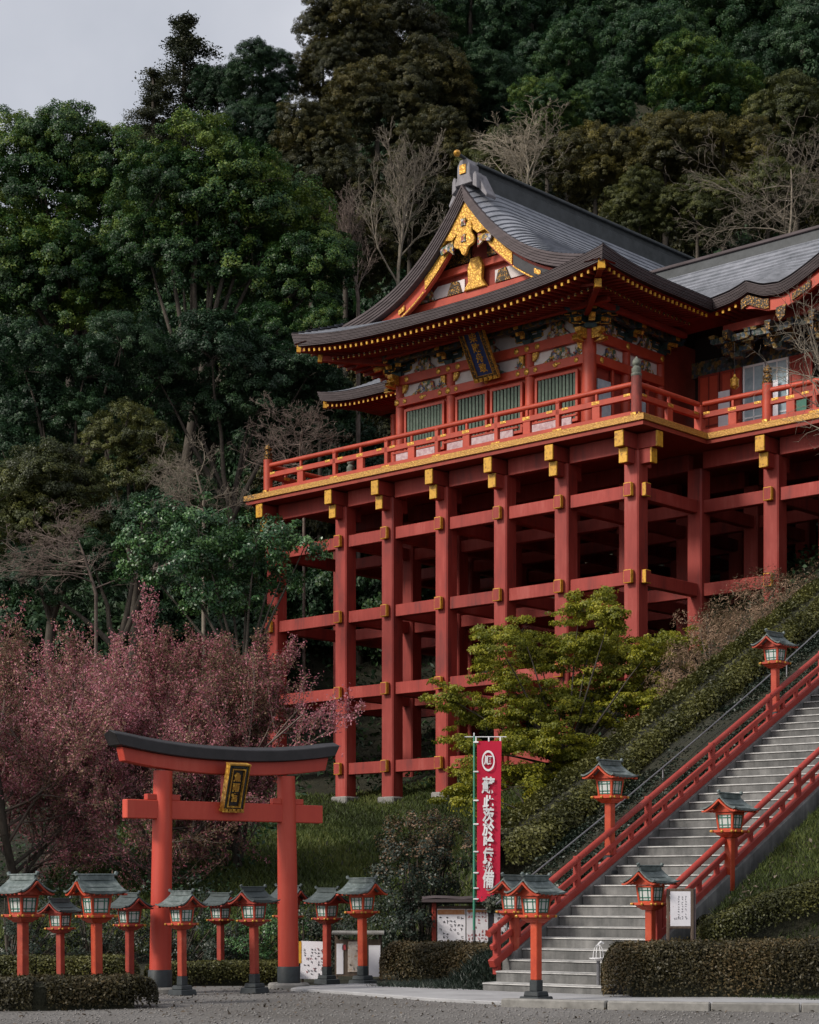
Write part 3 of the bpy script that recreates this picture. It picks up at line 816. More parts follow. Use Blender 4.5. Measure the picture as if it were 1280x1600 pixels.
xl = sx_from_u(419, yr)
cutx = [sx_from_u(u, yr) - xl for u in (524, 605, 684, 777, 873)]
big(xl, yr); big(0.02, yr, True)
rail_run(xl, yr, 0.02, yr, cutx)
yr2 = 3.87 - 0.12
rail_run(0.02, yr, 0.02, yr2, [], (0.16, 0.1))
inst('small_post', boxmesh(0.3, 0.3, 1.2, M['red2']), stage, (0.02, yr2, FLOOR + 0.57))
xr = sx_from_u(1199.5, yr2)
rail_run(0.02, yr2, xr, yr2, [], (0.17, 0.16)); big(xr, yr2)
rail_run(xr, yr2, xr + 8.0, yr2, [1.9, 3.8, 5.7])
xw = sx_from_u(548, 3.9)
big(xw, 3.9, True)
rail_run(xl, yr, xl, 3.9, [2.0]); rail_run(xl, 3.9, sx_from_u(627, 3.9), 3.9, [1.5, 3.0])
# ------------------------------------------------------------------ the shrine hall on the stage
hall = thing('shrine_hall', 'ornate vermilion shrine hall with grey curved gable roof on top of the stage', 'shrine', SC0 + Vector((0, 0, FLOOR)), SROT)
X0, WH, YF, YV, YB, YW = -8.0, 7.6, -1.5, 0.1, 17.0, 1.8
DSK = WH - 1.6                                             # where the gable slope meets the front skirt
pf = np.polyfit([0, 1.3, 2.9, 4.2, 5.75, 6.7, 7.6], [28.5, 26.95, 25.6, 24.92, 24.3, 23.85, 23.42], 4)
def zs(d): return float(np.polyval(pf, d)) - FLOOR
def side_up(y): return 0.36 * (1 - min(1, max(0, (y - YF) / 5.0))) ** 3
def eave_z(x): return 23.15 - FLOOR + 0.58 * abs((x - X0) / WH) ** 3
def minoko(d, y):
    k = max(0.0, 1 - (y - YV) / 1.7)
    return 0.42 * k * k * (1 - min(1, d / 6.2) ** 3)

def courses(rows, lip=0.06):
    out = []
    for a, b_ in zip(rows[:-1], rows[1:]):
        out += [(a, 0.0), (b_ + (b_ - a) * 0.12, lip)]
    return out
NC = 38
roof = None
for s in (1, -1):
    mb = MB()
    rows = [(min(d_, WH), l_) for d_, l_ in courses([WH * i / NC for i in range(NC + 1)])]
    P = []
    for d, lip in rows:
        ysr = YF + (WH - d) if d > DSK else YV
        row = []
        for j in range(49):
            q = (j / 48) ** 1.7; y = ysr + (YB - ysr) * q
            row.append((X0 + s * d, y, zs(d) + side_up(y) * (d / WH) ** 3 - minoko(d, y) + lip))
        P.append(row)
    mb.grid(P)
    o = mb.build('roof', M['roof'], hall)
    if roof is None: roof = o
# front skirt under the gable
mb = MB(); P = []
for t, lip in courses([1 - i / 14 for i in range(15)], 0.04):
    y = YF + t * 2.6
    row = []
    for j in range(61):
        f = -1 + 2 * j / 60
        hx = WH - (y - YF)
        x = X0 + f * hx
        zf = eave_z(x) + 0.40 * min(y - YF, 1.6)
        row.append((x, y, min(zf, 99) + lip))
    P.append(row)
mb.grid(P); mb.build('front_skirt_roof', M['roof'], hall)

def layered_edge(path, out, th=0.36, n=8, depth=0.35, name='eave_edge', inset=0.012, mat='fascia', corner=None):
    """stacked shingle layers following the eave: each layer is a lip slightly behind the one above"""
    mb = MB()
    for i in range(n):
        sec = []
        for k, (p, o) in enumerate(zip(path, out)):
            h = th / n * (1 + 0.35 * corner[k] if corner else 1)
            o = Vector(o); off = o * (-inset * i + (0.008 if i % 2 == 0 else 0))
            z1, z0 = -i * h - 0.0015 * i, -(i + 1) * h + 0.006
            sec.append([off + Vector((0, 0, z1)), off + Vector((0, 0, z0)), -o * depth + Vector((0, 0, z0)), -o * depth + Vector((0, 0, z1))])
        mb.sweep(path, sec)
    return mb.build(name, M[mat], hall)
nx = 60
xsv = [X0 - WH + 2 * WH * j / nx for j in range(nx + 1)]
front_path = [(x, YF, eave_z(x) + 0.03) for x in xsv]
out_f = [(-1.0, -1.0, 0.0) if j == 0 else (1.0, -1.0, 0.0) if j == nx else (0, -1, 0) for j in range(nx + 1)]
layered_edge(front_path, out_f, corner=[abs((x - X0) / WH) ** 5 for x in xsv])
def side_eave(y): return zs(WH) + side_up(y)
ysv = [YF + (6.9 - YF) * (j / 30) for j in range(31)]
for s in (1, -1):
    path = [(X0 + s * WH, y, side_eave(y) + 0.03) for y in ysv]
    layered_edge(path, [(s, -1, 0) if j == 0 else (s, 0, 0) for j in range(31)], corner=[max(0, 1 - (y - YF) / 3.0) ** 2 for y in ysv])

# gable: verge edge, bargeboards, pendant, wall
def verge(s, y, drop, d0=0.0, d1=None, n=30):
    d1 = DSK if d1 is None else d1
    out = []
    for j in range(n + 1):
        d = d0 + (d1 - d0) * j / n
        out.append((X0 + s * d, y, zs(d) - minoko(d, YV) - drop))
    return out
for s in (1, -1):
    # thick shingle edge that bends over the verge
    mb = MB()
    path = verge(s, YV, -0.03, 0.0, DSK + 0.35)
    for i in range(5):
        sec = []
        for j in range(len(path)):
            f = j / (len(path) - 1); h = (0.56 - 0.12 * f) / 5
            y0 = -0.16 + 0.03 * i
            sec.append([Vector((0, y0, -i * h)), Vector((0, y0, -(i + 1) * h + 0.008)), Vector((0, 0.4, -(i + 1) * h + 0.008)), Vector((0, 0.4, -i * h))])
        mb.sweep(path, sec)
    mb.build('verge_edge', M['fascia'], hall)
    # red bargeboard behind it, gilded towards the apex and at the foot
    def board(name, d0, d1, y0, y1, drop, h, mat):
        p = verge(s, 0, drop, d0, d1, 24)
        mb = MB()
        mb.sweep(p, [[Vector((0, y0, 0)), Vector((0, y0, -h)), Vector((0, y1, -h)), Vector((0, y1, 0))] for _ in p])
        return mb.build(name, M[mat], hall)
    board('bargeboard', 0.0, DSK + 0.2, 0.34, 0.50, 0.50, 0.58, 'red2')
    board('gold_bargeboard_plate', 0.02, 2.15, 0.29, 0.33, 0.56, 0.46, 'gold')
    board('gold_bargeboard_plate', 4.9, DSK + 0.1, 0.29, 0.33, 0.62, 0.32, 'gold_dark')
    if s > 0: board('dark_bargeboard_plate', 2.2, 4.85, 0.30, 0.335, 0.60, 0.40, 'black')
    board('gold_bargeboard_strip', 2.2, DSK, 0.27, 0.299, 1.02, 0.06, 'gold')
    board('gold_crest', 3.2, 3.5, 0.27, 0.299, 0.70, 0.18, 'gold')
# gable wall
gy = 1.05
gw = [(X0 - 5.2, 5.75)] + [(X0 + s_ * d, zs(d) - 0.75) for s_, d in [(-1, 4.0), (-1, 3.0), (-1, 2.0), (-1, 1.0), (0, 0), (1, 1.0), (1, 2.0), (1, 3.0), (1, 4.0)]] + [(X0 + 5.2, 5.75)]
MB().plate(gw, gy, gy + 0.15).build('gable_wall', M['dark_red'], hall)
block('gable_beam', hall, X0 - 4.6, X0 + 4.6, gy - 0.25, gy + 0.02, 6.05, 6.42, M['red2'])
block('gable_beam', hall, X0 - 2.9, X0 + 2.9, gy - 0.2, gy + 0.02, 7.22, 7.5, M['red2'])
for s in (1, -1):
    pl = [(X0 + s * 0.75, 6.55), (X0 + s * 2.7, 6.55), (X0 + s * 2.1, 7.02), (X0 + s * 0.75, 7.02)]
    MB().plate(pl, gy - 0.05, gy + 0.01).build('white_gable_panel', M['white'], hall)
    for k in (1.2, 2.6):
        MB().plate([(X0 + s * (k - 0.35), 6.5), (X0 + s * (k + 0.35), 6.5), (X0 + s * (k + 0.12), 7.0), (X0 + s * (k - 0.2), 6.95)], gy - 0.16, gy - 0.05).build('gable_carving', M['carving'] if k > 2 else M['gold_dark'], hall)
    MB().plate([(X0 + s * 0.4, 7.6), (X0 + s * 1.9, 7.6), (X0 + s * 0.9, 8.3), (X0 + s * 0.4, 8.5)], gy - 0.1, gy + 0.01).build('gable_carving', M['gold_dark'], hall)
mb = MB().plate([(X0 - 0.55, 6.43), (X0 + 0.55, 6.43), (X0 + 0.32, 6.75), (X0 + 0.36, 7.25), (X0 + 0.2, 7.6), (X0 - 0.2, 7.6), (X0 - 0.36, 7.25), (X0 - 0.32, 6.75)], gy - 0.36, gy - 0.18)
mb.build('gold_gable_strut', M['gold'], hall, bevel=0.02)
# gold pendant below the apex: stepped triangular plate with a hanging lobed leaf
ap = 10.0
MB().plate([(X0, ap - 0.15), (X0 - 1.35, ap - 1.75), (X0 - 1.25, ap - 1.98), (X0 - 0.95, ap - 1.72), (X0 - 0.62, ap - 1.78), (X0, ap - 1.25), (X0 + 0.62, ap - 1.78), (X0 + 0.95, ap - 1.72), (X0 + 1.25, ap - 1.98), (X0 + 1.35, ap - 1.75)], 0.14, 0.26).build('gold_pendant_plate', M['gold'], hall, bevel=0.015)
lob = []
for k in range(28):
    a = 2 * PI * k / 28; rr = 0.50 + 0.09 * math.cos(5 * a)
    lob.append((X0 + 0.92 * rr * math.sin(a), ap - 1.82 - 1.15 * rr * math.cos(a)))
pend = MB().plate(lob[::-1], 0.08, 0.2).build('gold_pendant', M['gold'], hall, bevel=0.02)
for cx, cz in ((0, -1.25), (0, -1.85)):
    MB().plate([(X0 + cx + 0.16 * math.sin(a * PI / 4) * (1 if a % 2 else 0.6), ap + cz + 0.2 * math.cos(a * PI / 4) * (1 if a % 2 else 0.6)) for a in range(8)], 0.03, 0.10).build('pendant_flower', M['carving'], pend)
for s in (1, -1):
    MB().plate([(X0 + s * 0.62, ap - 1.8), (X0 + s * 1.28, ap - 1.95), (X0 + s * 1.2, ap - 2.2), (X0 + s * 0.85, ap - 2.1), (X0 + s * 0.6, ap - 2.3)], 0.16, 0.24).build('pendant_fin', M['carving'], hall)
# ridge with end ornament
rz_ = zs(0) + 0.0
mb = MB()
mb.box(X0 - 0.28, X0 + 0.28, YV + 0.5, YB, rz_ - 0.4, rz_ + 0.18)
mb.box(X0 - 0.20, X0 + 0.20, YV + 0.45, YB + 0.02, rz_ + 0.18, rz_ + 0.42)
rg = mb.build('roof_ridge', M['ridge'], hall, bevel=0.02)
MB().box(X0 - 0.34, X0 + 0.34, YV + 0.40, YB + 0.05, rz_ + 0.42, rz_ + 0.52).build('ridge_cap', M['ridge'], rg, bevel=0.02)
mb = MB().plate([(X0 - 0.42, rz_ - 0.35), (X0 + 0.42, rz_ - 0.35), (X0 + 0.31, rz_ - 0.05), (X0 + 0.30, rz_ + 0.36), (X0 + 0.17, rz_ + 0.58), (X0 - 0.17, rz_ + 0.58), (X0 - 0.30, rz_ + 0.36), (X0 - 0.31, rz_ - 0.05)], YV - 0.05, YV + 0.5)
for s in (1, -1):
    mb.plate([(X0 + s * 0.40, rz_ - 0.45), (X0 + s * 0.62, rz_ - 0.6), (X0 + s * 0.60, rz_ - 0.12), (X0 + s * 0.52, rz_ + 0.05), (X0 + s * 0.42, rz_ - 0.05)], YV + 0.0, YV + 0.4)
    mb.plate([(X0 + s * 0.30, rz_ - 0.3), (X0 + s * 0.9, rz_ - 0.95), (X0 + s * 0.95, rz_ - 0.85), (X0 + s * 0.45, rz_ + 0.06)], YV + 0.2, YV + 0.75)
orn = mb.build('ridge_ornament', M['ridge_light'], hall, bevel=0.02)
block('gold_emblem', orn, X0 - 0.15, X0 + 0.15, YV - 0.1, YV - 0.06, rz_ + 0.04, rz_ + 0.38, M['gold'])
MB().tube([(X0, YV + 0.9, rz_ + 0.50), (X0, YV - 0.35, rz_ + 0.70)], 0.07, 10).build('ridge_rod', M['ridge'], orn, smooth=True)
MB().lathe([(0.02, -0.13), (0.10, -0.09), (0.14, 0), (0.10, 0.09), (0.02, 0.13)], (X0, YV - 0.40, rz_ + 0.71), 12).build('gold_ball', M['gold'], orn, smooth=True)

# wing roofs left and right of the main roof
EB = 23.42 - FLOOR
ex = [(-7, 0), (-0.5, 0.0), (0.3, 0.10), (0.75, 0.22), (1.04, 0.34), (1.3, 0.22), (1.7, 0.05), (2.4, -0.02), (2.9, 0.12), (3.5, 0.38), (4.2, 0.72), (5.0, 1.05), (6.0, 1.25), (7.0, 1.05), (8.0, 0.6), (9.0, 0.1), (12, 0)]
exx = np.array([a for a, _ in ex]); exz = np.array([b_ for _, b_ in ex])
YE, YRG, HR = 5.2, 9.2, 2.85
def wing_prof(s): return HR * (0.42 * s + 0.58 * s ** 2.0)
def wingR(x, y):
    k = min(1, max(0, (y - YE) / (YRG - YE)))
    return EB + wing_prof(k) + float(np.interp(x, exx, exz)) * (1 - k) ** 1.6
mb = MB(); P = []
xg = list(np.linspace(-6.2, 12, 92))
P += [[(x, y, EB + wing_prof(max(0, 1 - (y - YRG) / 4))) for x in xg] for y in (13, 11, YRG)]
for y, lip in courses(list(np.linspace(YRG, YE, 19)), 0.085):
    P.append([(x, max(y, YE - 0.03), wingR(x, y) + lip) for x in xg])
mb.grid(P); mb.build('wing_roof', M['roof'], hall)
xe = list(np.linspace(-0.4, 12, 70))
layered_edge([(x, YE, EB + float(np.interp(x, exx, exz)) + 0.02) for x in xe], [(0, -1, 0)] * len(xe), th=0.36)
mb = MB(); mb.box(-5.6, 12, YRG - 0.2, YRG + 0.2, EB + HR - 0.2, EB + HR + 0.22)
rb = mb.build('wing_ridge', M['ridge'], hall, bevel=0.02)
MB().box(-5.9, 12.02, YRG - 0.28, YRG + 0.28, EB + HR + 0.22, EB + HR + 0.34).build('ridge_cap', M['fascia'], rb, bevel=0.02)
# undulating red bargeboard with gold plates under the wing eave
def wing_board(name, x0, x1, drop, h, y0, y1, mat, n=26):
    xx = [x0 + (x1 - x0) * j / n for j in range(n + 1)]
    p = [(x, 0, EB + float(np.interp(x, exx, exz)) - drop) for x in xx]
    mb = MB().sweep(p, [[Vector((0, y0, 0)), Vector((0, y0, -h)), Vector((0, y1, -h)), Vector((0, y1, 0))]] * (n + 1))
    return mb.build(name, M[mat], hall)
wing_board('wing_bargeboard', 0.9, 12, 0.42, 0.42, YE + 0.2, YE + 0.34, 'red2')
wing_board('gold_plate', 0.75, 1.9, 0.44, 0.34, YE + 0.12, YE + 0.19, 'gold_dark')
wing_board('gold_plate', 2.85, 3.6, 0.54, 0.24, YE + 0.12, YE + 0.19, 'gold_dark')
wing_board('gold_plate', 4.6, 7.2, 0.46, 0.40, YE + 0.12, YE + 0.19, 'gold_dark')
MB().plate([(2.2, EB - 0.8), (2.6, EB - 0.75), (2.55, EB - 1.15), (2.35, EB - 1.3), (2.2, EB - 1.05)], YE + 0.12, YE + 0.2).build('gold_plate', M['gold_dark'], hall)
# left wing: hipped end
XHL = sx_from_u(496, YE)
def wingL(x, y):
    s = min((y - YE) / (YRG - YE), (x - XHL) / (YRG - YE), (2 * YRG - YE - y) / (YRG - YE))
    s = min(1, max(0, s)); c = 0.32 * max(0, 1 - (x - XHL) / 3.0) ** 2.5 * (1 - s) ** 2
    return EB + wing_prof(s) + c
mb = MB(); P = []
xg = list(np.linspace(XHL, -12, 56))
P += [[(x, y, wingL(x, y)) for x in xg] for y in np.linspace(2 * YRG - YE, YRG, 8)]
for y, lip in courses(list(np.linspace(YRG, YE, 24)), 0.05):
    P.append([(x, y, wingL(x, y) + lip) for x in xg])
mb.grid(P); mb.build('wing_roof', M['roof'], hall)
xe = list(np.linspace(XHL, -15.2, 40))
layered_edge([(x, YE, wingL(x, YE) + 0.02) for x in xe], [(-1, -1, 0)] + [(0, -1, 0)] * 39, th=0.36)
ye = list(np.linspace(YE, 2 * YRG - YE, 12))
layered_edge([(XHL, y, wingL(XHL, y) + 0.02) for y in ye], [(-1, -1, 0)] + [(-1, 0, 0)] * 11, th=0.36)

# soffits: boards sloping up from eave to wall, then two rows of rafters with gilt tips
mb = MB()
mb.grid([[(x, YF + 0.12, eave_z(x) - 0.44) for x in xsv], [(x, YF + 0.75, eave_z(x) - 0.42) for x in xsv], [(X0 + (x - X0) * 0.72, YW + 0.3, 4.95) for x in xsv]])
for s in (1, -1):
    mb.grid([[(X0 + s * (WH - 0.12), y, side_eave(y) - 0.44) for y in ysv], [(X0 + s * (WH - 0.75), y, side_eave(y) - 0.42) for y in ysv], [(X0 + s * (WH - 3.2), max(y, YF + 1.0), 4.95) for y in ysv]])
mb.grid([[(x, YE + 0.12, EB + float(np.interp(x, exx, exz)) - 0.42) for x in np.linspace(-0.6, 12, 50)], [(x, YE + 2.4, 5.1) for x in np.linspace(-0.6, 12, 50)]])
mb.grid([[(x, YE + 0.12, wingL(x, YE) - 0.42) for x in np.linspace(XHL + .1, -12, 20)], [(x, YE + 2.4, 4.9) for x in np.linspace(XHL + 1.5, -12, 20)]])
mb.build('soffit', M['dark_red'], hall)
def rafter_mesh(L, w, h):
    mb = MB(); mb.box(-w / 2, w / 2, 0.02, L, -h / 2, h / 2, 0); mb.box(-w / 2 - 0.006, w / 2 + 0.006, 0, 0.02, -h / 2 - 0.006, h / 2 + 0.006, 1)
    mb.box(-w / 2 - 0.005, w / 2 + 0.005, 0.02, 0.05, -h / 2 - 0.005, h / 2 + 0.005, 1)
    return mb.mesh('rafter', [M['dark_red'], M['yellow']])
r_up, r_lo = rafter_mesh(1.3, 0.07, 0.105), rafter_mesh(2.3, 0.065, 0.095)
r_lo.materials[1] = M['gold_dark']
nr = 52
for j in range(1, nr):
    x = X0 - WH + 0.2 + (2 * WH - 0.4) * j / nr
    inst('rafter', r_up, hall, (x, YF + 0.20, eave_z(x) - 0.53), (R(7), 0, 0))
    if 3 < j < nr - 3: inst('rafter', r_lo, hall, (x, YF + 0.95, eave_z(X0 + (x - X0) * 0.9) - 0.66), (R(11), 0, 0))
for j in range(1, 25):
    y = YF + 0.15 + 0.27 * j
    inst('rafter', r_up, hall, (X0 + WH - 0.20, y, side_eave(y) - 0.53), (R(7), 0, PI / 2))
    if j > 2: inst('rafter', r_lo, hall, (X0 + WH - 0.95, y, side_eave(max(y, 0.3)) - 0.68), (R(9), 0, PI / 2))
for j in range(12):
    inst('rafter', r_up, hall, (X0 - WH + 0.20, YF + 0.4 + 0.5 * j, side_eave(YF + 0.4 + 0.5 * j) - 0.53), (R(3), 0, -PI / 2))
for j in range(5):
    inst('rafter', r_up, hall, (-0.35 + 0.27 * j, YE + 0.2, EB + float(np.interp(-0.35 + 0.27 * j, exx, exz)) - 0.5), (R(3), 0, 0))
for j in range(18):
    x = XHL + 0.45 + 0.27 * j
    inst('rafter', r_up, hall, (x, YE + 0.2, wingL(x, YE) - 0.5), (R(3), 0, 0))
for s, yy, zz, me_s in ((1, YF, side_eave(YF), 1), (-1, YF, side_eave(YF), 1)):
    hp = MB().bar((0, 0, 0), (s * -2.6, 2.6, -0.25), 0.2, 0.26).build('hip_rafter', M['dark_red'], hall, bevel=0.015, loc=(X0 + s * (WH - 0.16), YF + 0.16, zz - 0.6))
    MB().bar((s * 0.02, -0.02, 0), (s * -0.10, 0.10, -0.01), 0.235, 0.30).build('gold_cap', M['yellow'], hp)
    hp2 = MB().bar((0, 0, 0), (s * -2.0, 2.0, -0.15), 0.2, 0.24).build('hip_rafter', M['dark_red'], hall, bevel=0.015, loc=(X0 + s * (WH - 0.75), YF + 0.75, zz - 0.98))
    MB().bar((s * 0.02, -0.02, 0), (s * -0.10, 0.10, -0.01), 0.235, 0.28).build('gold_cap', M['yellow'], hp2)
hpl = MB().bar((0, 0, 0), (2.2, 2.2, -0.2), 0.2, 0.22).build('hip_rafter', M['dark_red'], hall, loc=(XHL + 0.2, YE + 0.2, wingL(XHL, YE) - 0.56))
MB().bar((-0.02, -0.02, 0), (0.10, 0.10, -0.01), 0.235, 0.28).build('gold_cap', M['yellow'], hpl)

# walls: columns, tie beams, plaster, windows
cx = [sx_from_u(u, YW) for u in (626.5, 706, 829, 921)]
LZ0, LZ1, UZ0, UZ1 = 20.96 - FLOOR, 21.30 - FLOOR, 21.80 - FLOOR, 22.17 - FLOOR
TOPW = 5.0
def round_col(name, x, y, r, h, z0=0):
    return MB().lathe([(r, 0), (r, h)], n=18).build(name, M['red2'], hall, smooth=True, loc=(x, y, z0))
for i, x in enumerate(cx): round_col('hall_column', x, YW, 0.26 if i == 3 else 0.2, UZ1 if i in (0, 3) else UZ0)
xR = cx[3]
rc_y = [4.0, 6.2]
for y in rc_y: round_col('hall_column', xR, y, 0.2, UZ1)
disc = MB().lathe([(0.02, -0.03), (0.10, -0.03), (0.13, 0), (0.10, 0.03), (0.03, 0.045)], n=12).mesh('gold_boss', M['gold'], smooth=True)
def boss(par, x, y, z, k=1.0, face='f'):
    return inst('gold_boss', disc, par, (x, y, z), (R(90), 0, 0) if face == 'f' else (0, R(90), 0), (k, k, k))
for a, b_ in zip(cx[:-1], cx[1:]):
    bl = block('lower_tie_beam', hall, a - 0.0, b_ - 0.0, YW - 0.23, YW + 0.05, LZ0, LZ1, M['red2'])
    L = b_ - a
    for f in (-L / 2 + 0.0, -L / 2 + 0.42, 0, L / 2 - 0.42): boss(bl, f, -0.155, 0, 0.95 if abs(f) > L / 2 - 0.1 else 0.75)
    inst('gold_fitting', boxmesh(0.5, 0.03, 0.12, M['gold']), bl, (0.05, -0.145, 0.02), scale=(0.7, 1, 0.5))
    bu = block('upper_tie_beam', hall, a - 0.0, b_ - 0.0, YW - 0.21, YW + 0.05, UZ0, UZ1, M['red2'])
    for f in (-L / 2, -L / 2 + 0.5, L / 2 - 0.5): boss(bu, f, -0.145, 0, 0.9)
    block('plaster_panel', hall, a + 0.15, b_ - 0.15, YW - 0.02, YW + 0.06, LZ1, UZ0, M['white'], 0.003)
    block('plaster_panel', hall, a, b_, YW - 0.04, YW + 0.06, UZ1, 4.86, M['white'], 0.003)
for s, xx in ((1, xR), (-1, cx[0])):
    for y0, y1 in ((YW, 4.0), (4.0, 6.2)):
        if s < 0 and y0 > YW: continue
        bl = block('lower_tie_beam', hall, xx - 0.05 if s > 0 else xx - 0.23, xx + 0.23 if s > 0 else xx + 0.05, y0, y1, LZ0 + 0.003, LZ1 + 0.003, M['red2'])
        boss(bl, 0.15, -(y1 - y0) / 2 + 0.45, 0, 0.9, 's')
        bu = block('upper_tie_beam', hall, xx - 0.05 if s > 0 else xx - 0.21, xx + 0.21 if s > 0 else xx + 0.05, y0, y1, UZ0 + 0.003, UZ1 + 0.003, M['red2'])
        boss(bu, 0.14, (y1 - y0) / 2 - 0.1, 0, 0.9, 's')
        block('plaster_panel', hall, xx - 0.06, xx + 0.02, y0 + 0.15, y1 - 0.15, LZ1 + 0.004, UZ0, M['white'], 0.003)
        block('plaster_panel', hall, xx - 0.06, xx + 0.04, y0, y1, UZ1 + 0.004, 4.86, M['white'], 0.003)
# gilt beam noses at the corners
for x, y, rot in ((cx[3] - 0.05, YW - 0.28, 0), (cx[3] + 0.28, YW - 0.05, PI / 2), (cx[0] - 0.0, YW - 0.28, 0), (cx[0] - 0.28, YW, -PI / 2)):
    mb = MB()
    T = Matrix.Rotation(rot, 3, 'Z') @ Matrix.Rotation(PI / 2, 3, 'Z')
    mb.plate([(-0.45, 0.02), (0.05, 0.02), (0.05, 0.40), (-0.38, 0.40), (-0.36, 0.25), (-0.22, 0.16), (-0.55, -0.08), (-0.42, -0.12), (-0.05, -0.12)], -0.13, 0.13, T=T.to_4x4() @ Matrix.Identity(4))
    mb.build('gold_beam_nose', M['gold'], hall, bevel=0.012, loc=(x, y, UZ0 - 0.02))
# windows with green slats
slat_me = {}
def window(x0, x1, z0, z1, y=YW - 0.06):
    w = MB()
    for a in ((x0, x0 + 0.1, z0, z1), (x1 - 0.1, x1, z0, z1), (x0 + 0.1, x1 - 0.1, z1 - 0.1, z1), (x0 + 0.1, x1 - 0.1, z0, z0 + 0.1)):
        w.box(a[0], a[1], y - 0.06, y + 0.06, a[2], a[3])
    wo = w.build('window', M['red2'], hall)
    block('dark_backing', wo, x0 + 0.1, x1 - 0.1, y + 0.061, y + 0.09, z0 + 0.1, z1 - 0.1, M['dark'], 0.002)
    n = max(4, int((x1 - x0 - 0.2) / 0.155)); h = z1 - z0 - 0.2
    k = round(h, 2)
    if k not in slat_me: slat_me[k] = MB().cbox((0, 0, 0), (0.085, 0.05, h), rz=R(45)).mesh('slat', M['slat'])
    for i in range(n):
        inst('slat', slat_me[k], wo, (x0 + 0.1 + (x1 - x0 - 0.2) * (i + 0.5) / n, y, (z0 + z1) / 2))
    return wo
WZ0, WZ1 = 0.95, LZ0 - 0.12
window(cx[0] + 0.28, cx[1] - 0.3, WZ0, WZ1)
mid = (cx[1] + cx[2]) / 2
window(cx[1] + 0.28, mid - 0.08, WZ0, WZ1); window(mid + 0.08, cx[2] - 0.3, WZ0, WZ1)
window(cx[2] + 0.30, cx[3] - 0.45, WZ0, WZ1)
for a, b_ in zip(cx[:-1], cx[1:]):
    block('wall_board', hall, a, b_, YW + 0.05, YW + 0.12, -0.02, UZ0, M['red2'], 0.004)
    block('white_skirting_board', hall, a + 0.3, b_ - 0.35, YW - 0.62, YW - 0.56, 0.50, 0.98, M['pink_cloth'], 0.004)
    block('skirting_rail', hall, a + 0.1, b_ - 0.1, YW - 0.64, YW - 0.54, 0.98, 1.06, M['red2'], 0.01)
block('wall_board', hall, xR - 0.12, xR - 0.065, YW, 6.2, -0.02, UZ0, M['dark_red'], 0.004)
block('wall_board', hall, cx[0] - 0.02, cx[0] + 0.03, YW, 12, -0.02, 4.8, M['red2'], 0.004)
for y0, y1 in ((2.2, 3.0), (4.3, 5.2)):
    block('white_hanging', hall, xR + 0.03, xR + 0.09, y0, y1, 0.2, 2.5, M['glass'], 0.004)
    block('side_frame', hall, xR + 0.02, xR + 0.12, y1 + 0.05, y1 + 0.17, 0, LZ0, M['red2'], 0.01)

# bracket sets: stacked bearing blocks and arms, teal with gilt edges
def bracket_mesh():
    mb, g = MB(), MB()
    mb.cbox((0, 0, 0.10), (0.36, 0.36, 0.2), taper=1.25)
    for z, hl, fw in ((0.28, 0.62, 0.45), (0.60, 0.86, 0.85)):
        arm = [(-hl, z + 0.12), (-hl, z - 0.02), (-hl + 0.12, z - 0.10), (-0.2, z - 0.12), (0.2, z - 0.12), (hl - 0.12, z - 0.10), (hl, z - 0.02), (hl, z + 0.12)]
        mb.plate(arm, -0.09, 0.09)
        if z > 0.5: mb.plate(arm, -0.55, -0.39)
        for x in (-hl + 0.1, 0, hl - 0.1):
            mb.cbox((x, 0, z + 0.18), (0.22, 0.24, 0.12), taper=1.2)
            if z > 0.5: mb.cbox((x, -0.47, z + 0.18), (0.22, 0.24, 0.12), taper=1.2)
        mb.box(-0.09, 0.09, -fw, -0.09, z - 0.10, z + 0.12)
        mb.cbox((0, -fw + 0.1, z + 0.18), (0.22, 0.22, 0.12), taper=1.2)
        g.cbox((0, -fw - 0.02, z + 0.01), (0.20, 0.05, 0.24)); g.cbox((-hl - 0.015, 0, z + 0.05), (0.04, 0.2, 0.15)); g.cbox((hl + 0.015, 0, z + 0.05), (0.04, 0.2, 0.15))
        for x in (-hl * 0.55, hl * 0.55): g.cbox((x, -0.10, z - 0.09), (hl * 0.8, 0.035, 0.035))
    g.cbox((0, -0.62, 0.36), (0.14, 0.4, 0.16), rx=R(24))
    return mb.mesh('bracket_set', M['teal']), g.mesh('gold_trim', M['gold'])
bk, bg = bracket_mesh()
bk_dark, bg_dark = bk.copy(), bg.copy()
bk_dark.materials[0] = M['carving_dark']; bg_dark.materials[0] = M['gold_dark']  # same bracket set in darker colours, used on the right wing
def bracket(x, y, rz=0.0, k=1.0):
    o = inst('bracket_set', bk, hall, (x, y, UZ1 + 0.002), (0, 0, rz), (k, k, 0.82 * k))
    inst('gold_trim', bg, o)
for x in cx[1:3]: bracket(x, YW)
for x in (cx[0], cx[3]):
    bracket(x, YW - 0.02)
bracket(xR + 0.02, YW, PI / 2); bracket(cx[0], YW, -PI / 2)
bracket(cx[3] + 0.1, YW - 0.1, PI / 4, 1.15); bracket(cx[0] - 0.1, YW - 0.1, -PI / 4, 1.15)
for y in rc_y: bracket(xR, y, PI / 2)
